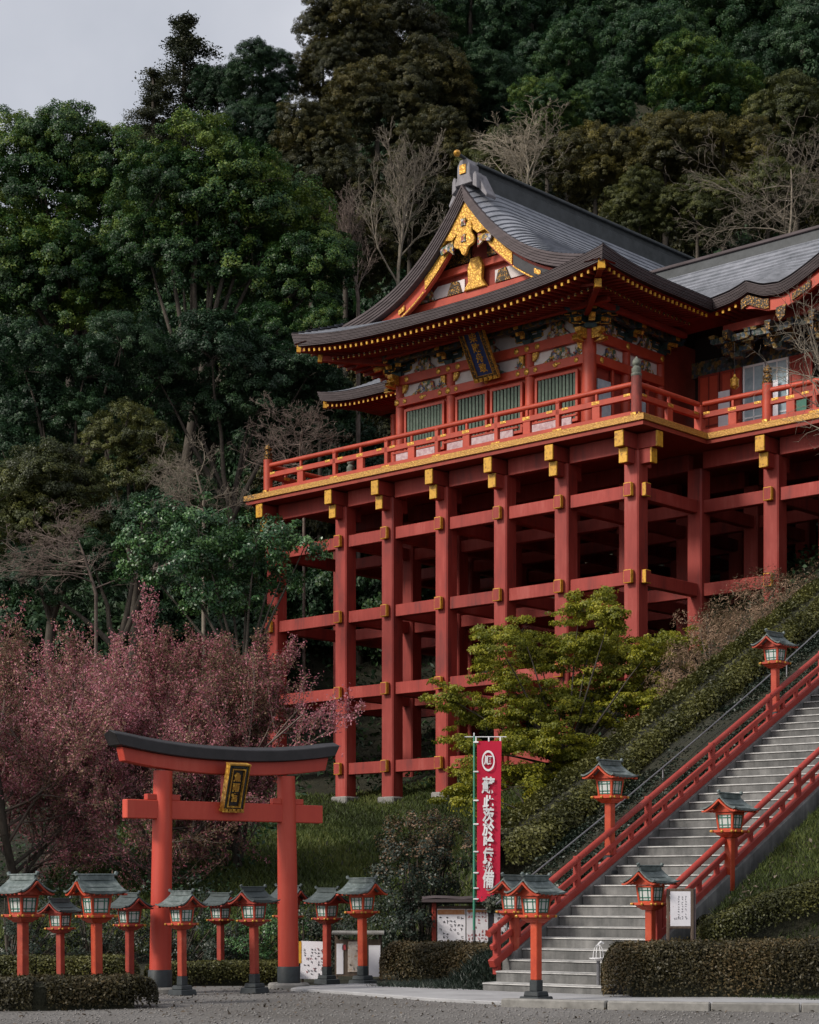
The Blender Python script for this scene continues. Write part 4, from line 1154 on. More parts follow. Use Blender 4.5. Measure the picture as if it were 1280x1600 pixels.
def frog(x, y, z, w, h, rz=0.0, mat='carving'):
    mb = MB().plate([(-w, 0), (w, 0), (w * 0.82, h * 0.18), (w * 0.5, h * 0.45), (w * 0.46, h * 0.85), (w * 0.3, h), (-w * 0.3, h), (-w * 0.46, h * 0.85), (-w * 0.5, h * 0.45), (-w * 0.82, h * 0.18)], -0.10, 0.0)
    for k in range(5): mb.cbox((-w * 0.5 + w * 0.25 * k, -0.1, h * (0.25 + 0.14 * (2 - abs(k - 2)))), (w * 0.22, 0.08, h * 0.3), ry=0.5 * (k - 2))
    mb.build('frog_leg_strut', M[mat], hall, bevel=0.01, loc=(x, y, z), rot=(0, 0, rz))
for a, b_ in zip(cx[:-1], cx[1:]):
    xm = (a + b_) / 2
    if b_ - a < 4: frog(xm, YW - 0.05, UZ1, 0.62, 0.62)
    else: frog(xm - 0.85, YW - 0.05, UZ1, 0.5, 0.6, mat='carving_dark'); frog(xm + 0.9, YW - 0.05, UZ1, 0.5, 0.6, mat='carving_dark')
    if b_ - a < 4:
        frog(xm + 0.1, YW - 0.03, LZ1, 0.85, 0.46)
        frog(b_ - 0.42, YW - 0.03, LZ1 + 0.03, 0.3, 0.42, mat='carving')
    for e, sg in ((a + 0.32, 1), (b_ - 0.32, -1)):
        MB().plate([(0, 0), (sg * 0.24, 0), (sg * 0.2, -0.16), (sg * 0.06, -0.3), (0, -0.3)], -0.1, 0.02).build('gold_corbel', M['gold'], hall, loc=(e - sg * 0.10, YW - 0.05, UZ0 - 0.004))
for y0, y1 in ((YW, 4.0), (4.0, 6.2)):
    ym = (y0 + y1) / 2
    frog(xR + 0.05, ym, UZ1, 0.5, 0.6, PI / 2); frog(xR + 0.03, ym + 0.1, LZ1 + 0.004, 0.6, 0.44, PI / 2)
# carved friezes above the brackets
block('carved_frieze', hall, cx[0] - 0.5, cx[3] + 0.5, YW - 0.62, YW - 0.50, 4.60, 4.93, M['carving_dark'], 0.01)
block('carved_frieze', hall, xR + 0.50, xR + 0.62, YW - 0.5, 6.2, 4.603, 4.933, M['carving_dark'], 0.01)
block('eave_purlin', hall, X0 - 6.2, X0 + 6.2, YW - 1.12, YW - 0.92, 4.66, 4.86, M['dark_red'])
block('eave_purlin', hall, xR + 0.95, xR + 1.15, YW - 1.1, 6.4, 4.663, 4.863, M['dark_red'])
# name plaque leaning forward under the front eave
def text_mesh(s, size, mat, ext=0.01, off=0.0):
    cu = bpy.data.curves.new('glyph', 'FONT'); cu.body = s; cu.size = size; cu.align_x = 'CENTER'; cu.align_y = 'CENTER'
    cu.extrude = ext; cu.offset = off; cu.resolution_u = 3
    ob = bpy.data.objects.new('glyph', cu); COL.objects.link(ob)
    dg = bpy.context.evaluated_depsgraph_get(); dg.update()
    me = bpy.data.meshes.new_from_object(ob.evaluated_get(dg))
    bpy.data.objects.remove(ob); me.materials.clear(); me.materials.append(mat); me.name = 'letter'
    return me
def plaque(par, loc, rz, tilt, w, h, field, letters, size, gap, sx=1.0, fmat='gold_dark'):
    T = Matrix.Rotation(rz, 4, 'Z') @ Matrix.Rotation(tilt, 4, 'X')
    e = T.to_euler()
    fr = MB()
    b_ = 0.14 * w / 0.9
    fr.box(-w / 2, -w / 2 + b_, -0.06, 0.06, -h / 2, h / 2); fr.box(w / 2 - b_, w / 2, -0.06, 0.06, -h / 2, h / 2)
    fr.box(-w / 2 + b_, w / 2 - b_, -0.06, 0.06, h / 2 - b_, h / 2); fr.box(-w / 2 + b_, w / 2 - b_, -0.06, 0.06, -h / 2, -h / 2 + b_)
    o = fr.build('name_plaque', M[fmat], par, bevel=0.02, loc=loc, rot=e)
    block('plaque_field', o, -w / 2 + b_, w / 2 - b_, -0.02, 0.03, -h / 2 + b_, h / 2 - b_, field, 0.003)
    il = MB(); t = 0.018
    iw, ih = w / 2 - b_ - t, h / 2 - b_ - t
    il.box(-iw - t, -iw, -0.075, -0.02, -ih - t, ih + t); il.box(iw, iw + t, -0.075, -0.02, -ih - t, ih + t); il.box(-iw, iw, -0.075, -0.02, ih, ih + t); il.box(-iw, iw, -0.075, -0.02, -ih - t, -ih)
    il.build('plaque_border', M['gold'], o)
    ow = MB()
    rw = max(0.008, 0.018 * w)
    ow.box(-w / 2 - rw, -w / 2, -0.08, 0.05, -h / 2, h / 2); ow.box(w / 2, w / 2 + rw, -0.08, 0.05, -h / 2, h / 2); ow.box(-w / 2 - .02, w / 2 + .02, -0.08, 0.05, h / 2, h / 2 + .025); ow.box(-w / 2 - .02, w / 2 + .02, -0.08, 0.05, -h / 2 - .025, -h / 2)
    for k in range(5): ow.cbox((-w / 2 + w * (k + 0.5) / 5, -0.08, -h / 2 + b_ * 0.3), (w * 0.13, 0.05, b_ * 0.7))
    ow.build('plaque_rim', M['gold'], o)
    z = (len(letters) - 1) / 2 * gap
    for ch in letters:
        inst('letter', text_mesh(ch, size, M['gold'], 0.012, 0.006), o, (0, -0.035, z), (R(90), 0, 0), (sx, 1, 1)); z -= gap
    return o
pc = sx_from_u(748, YW - 0.98)
plaque(hall, (pc, YW - 0.98, 22.0 - FLOOR), 0, R(31), 1.15, 2.05, M['blue'], ['柴', '敗', '舟', '敢'], 0.37, 0.385)

# right wing interior: back wall, pale glazed screens, hanging lamp
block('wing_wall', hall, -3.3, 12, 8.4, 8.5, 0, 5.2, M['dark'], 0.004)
block('carved_frieze', hall, -3.0, 12, 7.7, 7.95, 3.5, 4.1, M['carving_dark'])
block('wing_purlin', hall, -0.6, 12, 6.2, 6.35, 4.45, 4.75, M['dark_red'])
for x_ in (-0.2, 1.6, 3.4): inst('gold_trim', bg_dark, inst('bracket_set', bk_dark, hall, (x_, 6.6, 3.55)))
round_col('hall_column', 6.6, 6.2, 0.2, 4.6)
for i in range(5):
    x = -2.6 + 1.0 * i
    fr = MB(); y = 7.6
    for a in ((x, x + 0.07, 0.05, 3.5), (x + 0.88, x + 0.95, 0.05, 3.5), (x + 0.07, x + 0.88, 3.42, 3.5), (x + 0.07, x + 0.88, 0.05, 0.13), (x + 0.07, x + 0.88, 1.5, 1.56), (x + 0.07, x + 0.88, 2.3, 2.35), (x + 0.45, x + 0.49, 0.13, 3.42)):
        fr.box(a[0], a[1], y - 0.04, y + 0.04, a[2], a[3])
    f = fr.build('glazed_screen', M['white_paint'] if i in (2, 3) else M['dark_red'], hall)
    block('pane' if i in (2, 3) else 'board', f, x + 0.07, x + 0.88, y - 0.01, y + 0.01, 0.13, 3.42, M['glass'] if i in (2, 3) else M['red2'] if i < 2 else M['dark_red'], 0.002)
for x, mt in ((-1.6, 'paper'), (0.5, 'paper'), (1.7, 'lattice')):
    block('hanging_notice', hall, x, x + 0.5, 7.42, 7.45, 0.9, 2.7 if mt == 'paper' else 2.0, M[mt], 0.002)
lm = MB().lathe([(0.03, 0.35), (0.06, 0.25), (0.17, 0.16), (0.15, 0.0), (0.17, -0.1), (0.06, -0.2)], n=8).build('hanging_lamp', M['gold'], hall, loc=(0.3, 5.6, 2.3))
MB().tube([(0, 0, 0.3), (0, 0, 1.5)], 0.012, 5).build('chain', M['black'], lm)
# left wing walls
block('wing_wall', hall, XHL + 2.4, cx[0], 7.6, 7.7, -0.02, 4.9, M['dark_red'], 0.004)
block('wing_floor', hall, XHL + 1.2, cx[0] - 0.1, 6.3, 12, -0.6, -0.03, M['dark_red'], 0.01)
for x in (XHL + 2.6, XHL + 4.8): round_col('hall_column', x, 7.4, 0.18, 4.7)
# hall body behind
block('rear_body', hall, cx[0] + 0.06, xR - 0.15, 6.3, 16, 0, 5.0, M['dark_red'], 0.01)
# ------------------------------------------------------------------ lanterns on posts
def lantern_meshes(red, roofm, tag_):
    L = {}
    L['plinth'] = MB().cbox((0, 0, 0.055), (0.40, 0.40, 0.11), taper=0.92).cbox((0, 0, 0.15), (0.29, 0.29, 0.078), taper=0.9).mesh('plinth', M['foot'], bevel=0.012)
    L['foot'] = MB().cbox((0, 0, 0.275), (0.152, 0.152, 0.17)).mesh('post_foot', M['foot'], bevel=0.008)
    L['post'] = MB().cbox((0, 0, 0.82), (0.132, 0.132, 0.92)).mesh('post', red, bevel=0.01)
    L['tray'] = MB().cbox((0, 0, 1.262), (0.20, 0.20, 0.035), taper=1.4).cbox((0, 0, 1.30), (0.30, 0.30, 0.04), taper=1.2).cbox((0, 0, 1.345), (0.44, 0.44, 0.045)).mesh('tray', red, bevel=0.008)
    L['knob'] = MB().lathe([(0.006, 0), (0.022, 0.008), (0.022, 0.028), (0.006, 0.036)], n=8).mesh('gold_knob', M['gold'])
    fr = MB()
    b0, b1, z0, z1 = 0.125, 0.155, 1.368, 1.655
    for sx_ in (-1, 1):
        for sy_ in (-1, 1):
            fr.bar((sx_ * b0, sy_ * b0, z0), (sx_ * b1, sy_ * b1, z1), 0.034, 0.034, up=(1, 0, 0))
    for z, b_ in ((z0 + 0.018, b0), (z1 - 0.02, b1)):
        for s in (-1, 1):
            fr.bar((-b_ + 0.02, s * b_, z), (b_ - 0.02, s * b_, z), 0.026, 0.036); fr.bar((s * b_, -b_ + 0.02, z), (s * b_, b_ - 0.02, z), 0.026, 0.036)
    L['frame'] = fr.mesh('light_box_frame', red)
    T = math.atan((b1 - b0) / (z1 - z0))
    L['pane'] = MB().cbox((0, 0, 0), (0.245, 0.006, 0.25)).mesh('pane', M['pane'])
    la = MB()
    for x in (-0.118, -0.055, 0.055, 0.118): la.cbox((x, -0.008, 0), (0.013, 0.012, 0.25))
    for z in (-0.105, -0.06, 0.06, 0.105): la.cbox((0, -0.009, z), (0.245, 0.010, 0.013))
    L['lattice'] = la.mesh('lattice', M['lattice']); L['tilt'] = T; L['zc'] = (z0 + z1) / 2; L['bc'] = (b0 + b1) / 2
    # concave roof: ridge along x
    rf = MB(); hw, hl, zr, ze = 0.335, 0.37, 1.885, 1.685
    prof = []
    for i in range(-8, 9):
        f = abs(i) / 8; prof.append((i / 8 * hw, zr - (zr - ze) * (1 - (1 - f) ** 1.7) + (0.02 if f == 1 else 0)))
    rows_t, rows_b = [], []
    for y, z in prof:
        rt, rb_ = [], []
        for j in range(9):
            x = -hl + 2 * hl * j / 8; lift = 0.035 * (abs(x) / hl) ** 3
            xx = x * (1 - 0.16 * (1 - abs(y) / hw) * 0.9)
            rt.append((xx, y, z + lift)); rb_.append((xx, y, z + lift - 0.026))
        rows_t.append(rt); rows_b.append(rb_)
    rf.grid(rows_t); rf.grid(rows_b, flip=True)
    for rt, rb_ in ((rows_t[0], rows_b[0]), (rows_t[-1], rows_b[-1])): rf.grid([rt, rb_])
    for j in (0, 8): rf.grid([[r_[j] for r_ in rows_t], [r_[j] for r_ in rows_b]])
    for y in (-0.24, -0.13, 0.13, 0.24):                     # raised sheet seams
        z = np.interp(y, [p[0] for p in prof], [p[1] for p in prof])
        rf.bar((-hl * 0.9, y, z + 0.008), (hl * 0.9, y, z + 0.008), 0.012, 0.016)
    L['roof'] = rf.mesh('lantern_roof', roofm)
    rd = MB().bar((-hl * 0.80, 0, zr + 0.035), (hl * 0.80, 0, zr + 0.035), 0.045, 0.075)
    rd.bar((-hl * 0.92, 0, zr + 0.085), (hl * 0.92, 0, zr + 0.085), 0.06, 0.025)
    for s in (-1, 1): rd.cbox((s * hl * 0.90, 0, zr + 0.10), (0.05, 0.045, 0.06), ry=s * 0.5)
    L['ridge'] = rd.mesh('roof_ridge', roofm, bevel=0.006)
    ev = MB()
    for s in (-1, 1):
        ev.bar((-hl * 0.9, s * 0.25, 1.678), (hl * 0.9, s * 0.25, 1.678), 0.05, 0.035)
        n = 7
        p = [(s * 0.305 * k, 0, 0) for k in (-1,)]
        gb = []
        for i in range(-n, n + 1):
            y = i / n * hw * 0.97; gb.append((s * (hl * 0.86 - 0.02 * abs(i) / n * 0), y, float(np.interp(y, [q[0] for q in prof], [q[1] for q in prof])) - 0.03))
        for a, b_ in zip(gb[:-1], gb[1:]): ev.bar(a, b_, 0.025, 0.06, up=(1, 0, 0))
        ev.add([(s * 0.2, -0.22, 1.66), (s * 0.2, 0.22, 1.66), (s * 0.2, 0.0, 1.85)], [(0, 1, 2)])
    for i in range(7):
        x = -0.30 + 0.1 * i
        for s in (-1, 1): ev.bar((x, s * 0.12, 1.705), (x, s * 0.32, 1.668), 0.022, 0.028)
    ev.cbox((0, 0, 1.675), (0.36, 0.36, 0.04))
    L['eave'] = ev.mesh('eave_frame', red)
    return L
LM = {'new': lantern_meshes(M['lamp_red'], M['copper_green'], 'n'), 'old': lantern_meshes(M['lamp_red_old'], M['copper_dark'], 'o'), 'mid': lantern_meshes(M['lamp_red_mid'], M['copper_green'], 'm')}
def lantern(label, u, D, ztop, rz, kind='new', group=None, base=0.0, k=None):
    p = at(u, VH, D)
    k = (ztop - base) / 1.985 if k is None else k
    o = thing('post_lantern', label, 'lantern', (p.x, p.y, base), SROT + rz, group)
    o.scale = (k, k, k)
    o.rotation_euler = (rl_.uniform(-.012, .012), rl_.uniform(-.012, .012), SROT + rz)
    L = LM[kind]
    for nm, key in (('plinth', 'plinth'), ('post_foot', 'foot'), ('post', 'post'), ('light_box_frame', 'frame'), ('eave_frame', 'eave')):
        inst(nm, L[key], o)
    t = inst('tray', L['tray'], o)
    for x, y, a in ((0.22, 0.0, 0), (-0.22, 0, PI), (0, 0.22, PI / 2), (0, -0.22, -PI / 2)):
        for d in (-0.19, 0, 0.19):
            c, s = math.cos(a), math.sin(a)
            if d == 0 and False: continue
            inst('gold_knob', L['knob'], t, (0.222 * c - d * s, 0.222 * s + d * c, 1.345), (0, PI / 2, a))
    for i in range(4):
        a = i * PI / 2
        pn = inst('pane', L['pane'], o, (L['bc'] * math.sin(a), -L['bc'] * math.cos(a), L['zc']), (L['tilt'], 0, a))
        inst('lattice', L['lattice'], pn)
    r_ = inst('lantern_roof', L['roof'], o)
    inst('roof_ridge', L['ridge'], r_)
    return o
rl_ = random.Random(4)
GL = PI / 2
gl = 'red post lanterns standing around the gate and stairs'
lantern('red post lantern at the far left edge, behind the low left hedge', 36, 27.8, 1.93, 0.05, 'mid', gl)
lantern('bright red lantern with silvery roof behind the left hedge, just left of the gate', 152, 27.4, 1.925, GL - 0.18, 'new', gl)
lantern('dark old lantern half hidden between the two leftmost bright red lanterns', 95, 31.0, 1.57, GL + 0.2, 'old', gl)
lantern('dark lantern seen close against the left side of the left gate pillar', 203, 30.6, 1.66, -0.1, 'old', gl)
lantern('red lantern standing inside the gate just right of its left pillar', 285, 30.4, 1.69, 0.0, 'mid', gl)
lantern('small dim lantern set back near the middle of the gate opening', 345, 36.5, 1.67, 0.1, 'old', gl)
lantern('red lantern with dark roof inside the gate, left of the right pillar', 398, 31.0, 1.76, GL + 0.1, 'old', gl)
lantern('lantern mostly hidden behind the right gate pillar', 449, 35.0, 1.80, 0.1, 'old', gl)
lantern('old lantern beside the white notice sheet, right of the gate', 511, 34.2, 1.75, -0.05, 'old', gl)
lantern('bright red lantern right of the gate, beside the dark round shrub', 567, 33.6, 1.93, 0.08, 'new', gl)
lantern('red lantern on a stepped stone plinth in front of the stairs', 838, 28.1, 1.915, GL, 'new', gl)
lantern('lantern at the foot of the left handrail, partly behind the nearer lantern', 803, 31.9, 1.96, GL, 'mid', gl)
lantern('lantern outside the left handrail halfway up the hedge slope', 953, 34.5, 4.09, GL, 'new', gl, base=1.95)
lantern('lantern on the right handrail, in front of the middle steps', 1140, 32.5, 3.38, GL, 'new', gl, base=1.30)
lantern('red lantern beside the framed sign at the foot of the right handrail', 1017, 30.4, 2.10, GL, 'new', gl, base=0.15)
lantern('highest lantern, at the top of the left handrail near the right edge', 1212, 39.8, 7.17, GL, 'mid', gl, base=5.1)

# ------------------------------------------------------------------ torii gate
PL, PR = Vector((-4.11, 31.1, 0)), Vector((-2.085, 32.6, 0))
TC = (PL + PR) / 2; tax = (PR - PL).normalized(); TR = math.atan2(tax.y, tax.x); HS = (PR - PL).length / 2
torii = thing('torii_gate', 'red torii gate with black curved top beam in front of the blossoming trees', 'torii gate', TC, TR)
for s in (-1, 1):
    px_ = lambda z: s * (HS - 0.055 * z / 3.6 * 1.0)
    MB().lathe([(0.36, -0.05), (0.36, 0.07), (0.33, 0.10)], (s * HS, 0, 0), 20).build('base_stone', M['stone'], torii, smooth=True)
    MB().lathe([(0.198, 0.10), (0.198, 0.37), (0.185, 0.385)], (s * HS, 0, 0), 22).build('black_foot', M['foot'], torii, smooth=True)
    MB().tube([(px_(z) + (0.0), 0, z) for z in (0.38, 1.2, 2.2, 3.66)], [0.180, 0.175, 0.168, 0.155], 24).build('pillar', M['torii_red'], torii, smooth=True)
    MB().cbox((s * (HS - 0.04), 0, 3.225), (0.62, 0.12, 0.10)).build('wedge', M['torii_red'], torii, bevel=0.01)
MB().cbox((0, 0, 3.02), (2 * HS + 1.31, 0.17, 0.31)).build('tie_beam', M['torii_red'], torii, bevel=0.012)
def curved(name, half, z0, h, wy, sag, mat, slant=0.0, peak=0.0):
    n = 24; path, sec = [], []
    for i in range(n + 1):
        f = -1 + 2 * i / n
        path.append((f * half, 0, z0 + sag * abs(f) ** 2.2))
        sl = slant * (1 if i in (0, n) else 0) * (1 if f > 0 else -1)
        s_ = [Vector((0, -wy / 2, -h / 2)), Vector((0, wy / 2, -h / 2)), Vector((sl, wy / 2, h / 2)), Vector((sl, 0, h / 2 + peak)), Vector((sl, -wy / 2, h / 2))]
        sec.append(s_)
    return MB().sweep(path, sec).build(name, mat, torii, bevel=0.012)
curved('under_lintel', HS + 0.70, 3.755, 0.23, 0.21, 0.15, M['torii_red'], 0.06)
curved('top_beam', HS + 0.84, 3.963, 0.185, 0.40, 0.17, M['black'], 0.10, 0.07)
MB().cbox((0, 0, 3.42), (0.15, 0.12, 0.5)).build('centre_strut', M['torii_red'], torii, bevel=0.01)
plaque(torii, (0.02, -0.25, 3.42), 0, R(17), 0.38, 0.78, M['black'], ['魚', '雨', '宮'], 0.155, 0.175, 0.9, 'foot')

# ------------------------------------------------------------------ banner on a pole
bp = at(741, VH, 36.2)
ban = thing('prayer_banner', 'tall crimson banner with white brush writing on a green pole', 'banner', (bp.x, bp.y, 0), 0)
zb = lambda v: CH + (VH - v) * 36.2 / F
MB().tube([(0, 0, -0.1), (0, 0, 1.2), (0.0, 0, zb(1150))], [0.026, 0.026, 0.018], 8).build('pole', M['green_pole'], ban, smooth=True)
MB().tube([(0, 0, 0.15), (0, 0, 0.95)], [0.0285, 0.0285], 8).build('pole_socket', M['steel'], ban, smooth=True)
MB().tube([(-0.18, 0, zb(1151.5)), (0.62, 0, zb(1151.5))], 0.010, 6).build('cross_rod', M['white_paint'], ban)
MB().tube([(0, 0, zb(1150)), (0, 0, zb(1145))], 0.012, 6).build('pole_tip', M['white_paint'], ban)
x0b, x1b, z1b, z0b = 0.055, 0.525, zb(1158), zb(1409)
cl = lambda x, z: 0.009 * math.sin(9 * x + 1.3 * z) + 0.03 * math.sin(1.7 * z + 2) * (x - x0b) / 0.47 - 0.01
P = []
for i in range(41):
    z = z1b + (z0b - z1b) * i / 40
    P.append([(x0b + (x1b - x0b) * j / 8 - 0.035 * (i / 40) * j / 8, cl(x0b + 0.47 * j / 8, z), z) for j in range(9)])
mb = MB(); mb.grid(P); mb.grid([[(x, y + 0.004, z) for x, y, z in r_] for r_ in P], flip=True)
cloth = mb.build('cloth', M['banner'], ban, smooth=True)
for v in (1160, 1206, 1251, 1288, 1331, 1364, 1388, 1405):
    MB().cbox((0.035, -0.004, zb(v)), (0.10, 0.06, 0.03)).build('tie_loop', M['white_paint'], ban, bevel=0.006)
for u in (744, 764, 782):
    MB().cbox(((u - 741) * 36.2 / F, -0.004, zb(1155)), (0.03, 0.03, 0.10)).build('tie_loop', M['white_paint'], ban, bevel=0.006)
def on_cloth(me, x, z):
    inst('brush_letter', me, cloth, (x, cl(x, z) - 0.014, z), (R(90), 0, 0))
xm = (763 - 741) * 36.2 / F
ring = MB(); n = 28
for i in range(n):
    a, b_ = 2 * PI * i / n, 2 * PI * (i + 1) / n
    q = lambda a, r_: (xm + r_ * 0.125 * math.cos(a), 0, zb(1189) + r_ * 0.20 * math.sin(a))
    ring.add([q(a, 1), q(b_, 1), q(b_, 0.80), q(a, 0.80)], [(0, 1, 2, 3)])
inst('ring_emblem', ring.mesh('ring_emblem', M['white_paint']), cloth, (0, cl(xm, zb(1189)) - 0.026, 0))
for ch, v, sz, sx_ in (('順', 1189, 0.19, 0.8), ('蘇', 1229, 0.33, 0.74), ('此', 1254, 0.24, 0.85), ('茨', 1275, 0.29, 0.76), ('於', 1297, 0.29, 0.76), ('哈', 1317, 0.24, 0.85), ('伝', 1335, 0.22, 0.9), ('納', 1352, 0.24, 0.9), ('備', 1376, 0.36, 0.62)):
    me = text_mesh(ch, sz, M['white_paint'], 0.003, 0.010 if sz > 0.2 else 0.005)
    o = inst('brush_letter', me, cloth, (xm, cl(xm, zb(v)) - 0.022, zb(v)), (R(90), R(3), 0), (sx_, 1, 1))

# ------------------------------------------------------------------ notice boards and signs
rnd = random.Random(3)
def marks(parent, w, h, cols, rows, y, mat, x0=0.0, z0=0.0, vertical=True, fill=0.7):
    mb = MB()
    for c in range(cols):
        for r_ in range(rows):
            if rnd.random() > fill: continue
            cw, rh = w / cols, h / rows
            cx_, cz = x0 - w / 2 + cw * (c + 0.5), z0 + h / 2 - rh * (r_ + 0.5)
            for k in range(3):
                a = rnd.choice((0, PI / 2, 0.5))
                mb.cbox((cx_ + rnd.uniform(-.2, .2) * cw, y, cz + rnd.uniform(-.25, .25) * rh), (min(cw, rh) * rnd.uniform(0.4, 0.75), 0.003, min(cw, rh) * 0.13), ry=a)
    if mb.v: return mb.build('printed_text', mat, parent)
p = at(490, VH, 34.6)
nb = thing('notice_sheet', 'white notice sheet covered in handwriting with a yellow left margin', 'notice', (p.x, p.y, 0), 0.0)
z = lambda v: CH + (VH - v) * 34.6 / F
MB().cbox((0, 0, (z(1471) + z(1530)) / 2), (0.47, 0.02, z(1471) - z(1530)), ry=0.03).build('sheet', M['paper'], nb)
MB().cbox((-0.245, -0.004, z(1488)), (0.05, 0.022, 0.40)).build('yellow_margin', M['yellow'], nb)
for x in (-0.2, 0.2): MB().cbox((x, 0.03, 0.32), (0.04, 0.03, 0.75)).build('leg', M['wood'], nb)
marks(nb, 0.38, 0.5, 6, 9, -0.013, M['ink'], 0.0, (z(1471) + z(1530)) / 2 - 0.03, fill=0.62)
marks(nb, 0.34, 0.5, 5, 8, -0.013, M['ink_red'], 0.02, (z(1471) + z(1530)) / 2, fill=0.22)
p = at(560, VH, 36.0)
nb = thing('poster_board', 'low board of faded posters under a grey strip roof behind the lantern', 'notice board', (p.x, p.y, 0), 0.0)
MB().cbox((0, 0, 0.42), (0.86, 0.04, 0.70)).build('backing', M['wood'], nb)
for x, w, mt, zc, hh in ((-0.35, 0.13, 'paper', 0.40, 0.58), (-0.27, 0.07, 'ink_red', 0.62, 0.10), (-0.02, 0.36, 'poster', 0.44, 0.58), (0.31, 0.22, 'paper', 0.36, 0.60)):
    MB().cbox((x, -0.03, zc), (w, 0.008, hh)).build('poster', M[mt], nb)
marks(nb, 0.3, 0.5, 5, 6, -0.037, M['ink'], -0.02, 0.42, fill=0.35)
MB().cbox((0, -0.06, 0.90), (1.0, 0.24, 0.05), rx=0.12).build('strip_roof', M['stone'], nb, bevel=0.01)
for x in (-0.42, 0.42): MB().cbox((x, 0.05, 0.45), (0.06, 0.05, 0.9)).build('leg', M['wood'], nb)
p = at(738, VH, 37.6)
nb = thing('roofed_notice_board', 'wide wooden notice board with printed sheets under a dark shingle roof', 'notice board', (p.x, p.y, 0), 0.0)
zz = lambda v: CH + (VH - v) * 37.6 / F
MB().cbox((0.05, 0.02, 0.95), (1.56, 0.05, 0.9)).build('backing', M['wood'], nb)
for x in (-0.76, 0.84): MB().cbox((x, 0, 0.72), (0.09, 0.09, 1.5)).build('post', M['lamp_red_old'], nb, bevel=0.01)
for i, (a, b_, mt) in enumerate(((-0.70, -0.13, 'paper'), (-0.12, 0.32, 'paper'), (0.33, 0.42, 'ink'), (0.43, 0.76, 'paper'))):
    sh = MB().cbox(((a + b_) / 2, -0.02, 0.96), (b_ - a - 0.01, 0.01, 0.76)).build('printed_sheet', M[mt], nb)
MB().cbox((-0.42, -0.028, 1.28), (0.54, 0.004, 0.10)).build('printed_heading', M['ink_orange'], nb)
MB().cbox((0.1, -0.028, 1.30), (0.40, 0.004, 0.05)).build('printed_heading', M['ink_orange'], nb)
marks(nb, 0.5, 0.55, 7, 7, -0.029, M['ink'], -0.42, 0.93, fill=0.5)
marks(nb, 0.40, 0.66, 6, 9, -0.029, M['ink_red'], 0.10, 0.97, fill=0.5)
marks(nb, 0.26, 0.6, 4, 8, -0.029, M['ink'], 0.62, 0.97, fill=0.5)
marks(nb, 0.26, 0.6, 4, 8, -0.029, M['ink_red'], 0.56, 0.97, fill=0.3)
rf = MB(); rf.grid([[(x, y, 1.50 + 0.10 * (1 - abs(y) / 0.42) + 0.012 * math.sin(7 * x)) for x in np.linspace(-1.0, 1.05, 9)] for y in (-0.22, -0.1, 0, 0.2, 0.42)])
rf.grid([[(x, y, 1.44 + 0.10 * (1 - abs(y) / 0.42)) for x in np.linspace(-1.0, 1.05, 9)] for y in (-0.22, 0, 0.42)], flip=True)
rf.cbox((0.02, -0.22, 1.505), (2.06, 0.03, 0.06))
rf.build('board_roof', M['fascia'], nb)
p = at(1063, VH, 30.15)
gb = gz(p.x, p.y)
sg = thing('framed_sign', 'white printed sign in a brown wooden frame beside the right handrail', 'sign', (p.x, p.y, gb - 0.1), 0.06)
zf = lambda v: CH + (VH - v) * 30.15 / F - gb + 0.1
zt, zl = zf(1389), zf(1449)
for x in (-0.195, 0.195): MB().cbox((x, 0, zt / 2), (0.045, 0.05, zt)).build('leg', M['wood'], sg, bevel=0.006)
for zq in (zt - 0.02, zl): MB().cbox((0, 0, zq), (0.345, 0.05, 0.05)).build('frame_rail', M['wood'], sg, bevel=0.006)
MB().cbox((0.235, 0.06, (zt + zl) / 2 - 0.1), (0.035, 0.14, zt - zl + 0.2)).build('side_board', M['fascia'], sg)
MB().cbox((0, -0.02, (zt + zl) / 2 - 0.01), (0.325, 0.012, zt - zl - 0.06)).build('sheet', M['paper'], sg)
for x, mt, w_ in ((-0.03, 'ink', 0.03), (0.03, 'ink', 0.03), (0.085, 'ink', 0.03), (-0.115, 'ink_red', 0.02)):
    marks(sg, w_, 0.36, 1, 9, -0.028, M[mt], x, (zt + zl) / 2 + 0.02, fill=0.8 if mt == 'ink' else 0.35)
marks(sg, 0.22, 0.05, 7, 1, -0.028, M['ink'], 0, zl + 0.14, fill=0.9)
p = at(935, VH, 30.0)
tp = thing('hand_wash_stand', 'thin grey stand with white dish and bent wire hoops at the foot of the stairs', 'stand', (p.x, p.y, 0), 0.3)
MB().tube([(0, 0, 0.0), (0, 0, 0.60)], 0.03, 8).build('pole', M['steel'], tp, smooth=True)
MB().lathe([(0.02, 0.56), (0.05, 0.575), (0.14, 0.60), (0.145, 0.615), (0.02, 0.61)], n=16).build('dish', M['white_paint'], tp, smooth=True)
wr = MB()
for k in range(4):
    a = k * PI / 4
    wr.tube([(0.09 * math.cos(a) * math.cos(t), 0.09 * math.sin(a) * math.cos(t), 0.61 + 0.22 * math.sin(t)) for t in np.linspace(0, PI, 9)], 0.005, 4)
wr.tube([(0, 0, 0.83), (0.05, 0, 0.87), (0.09, 0, 0.84)], 0.018, 6)
wr.build('wire_hoop', M['white_paint'], tp)
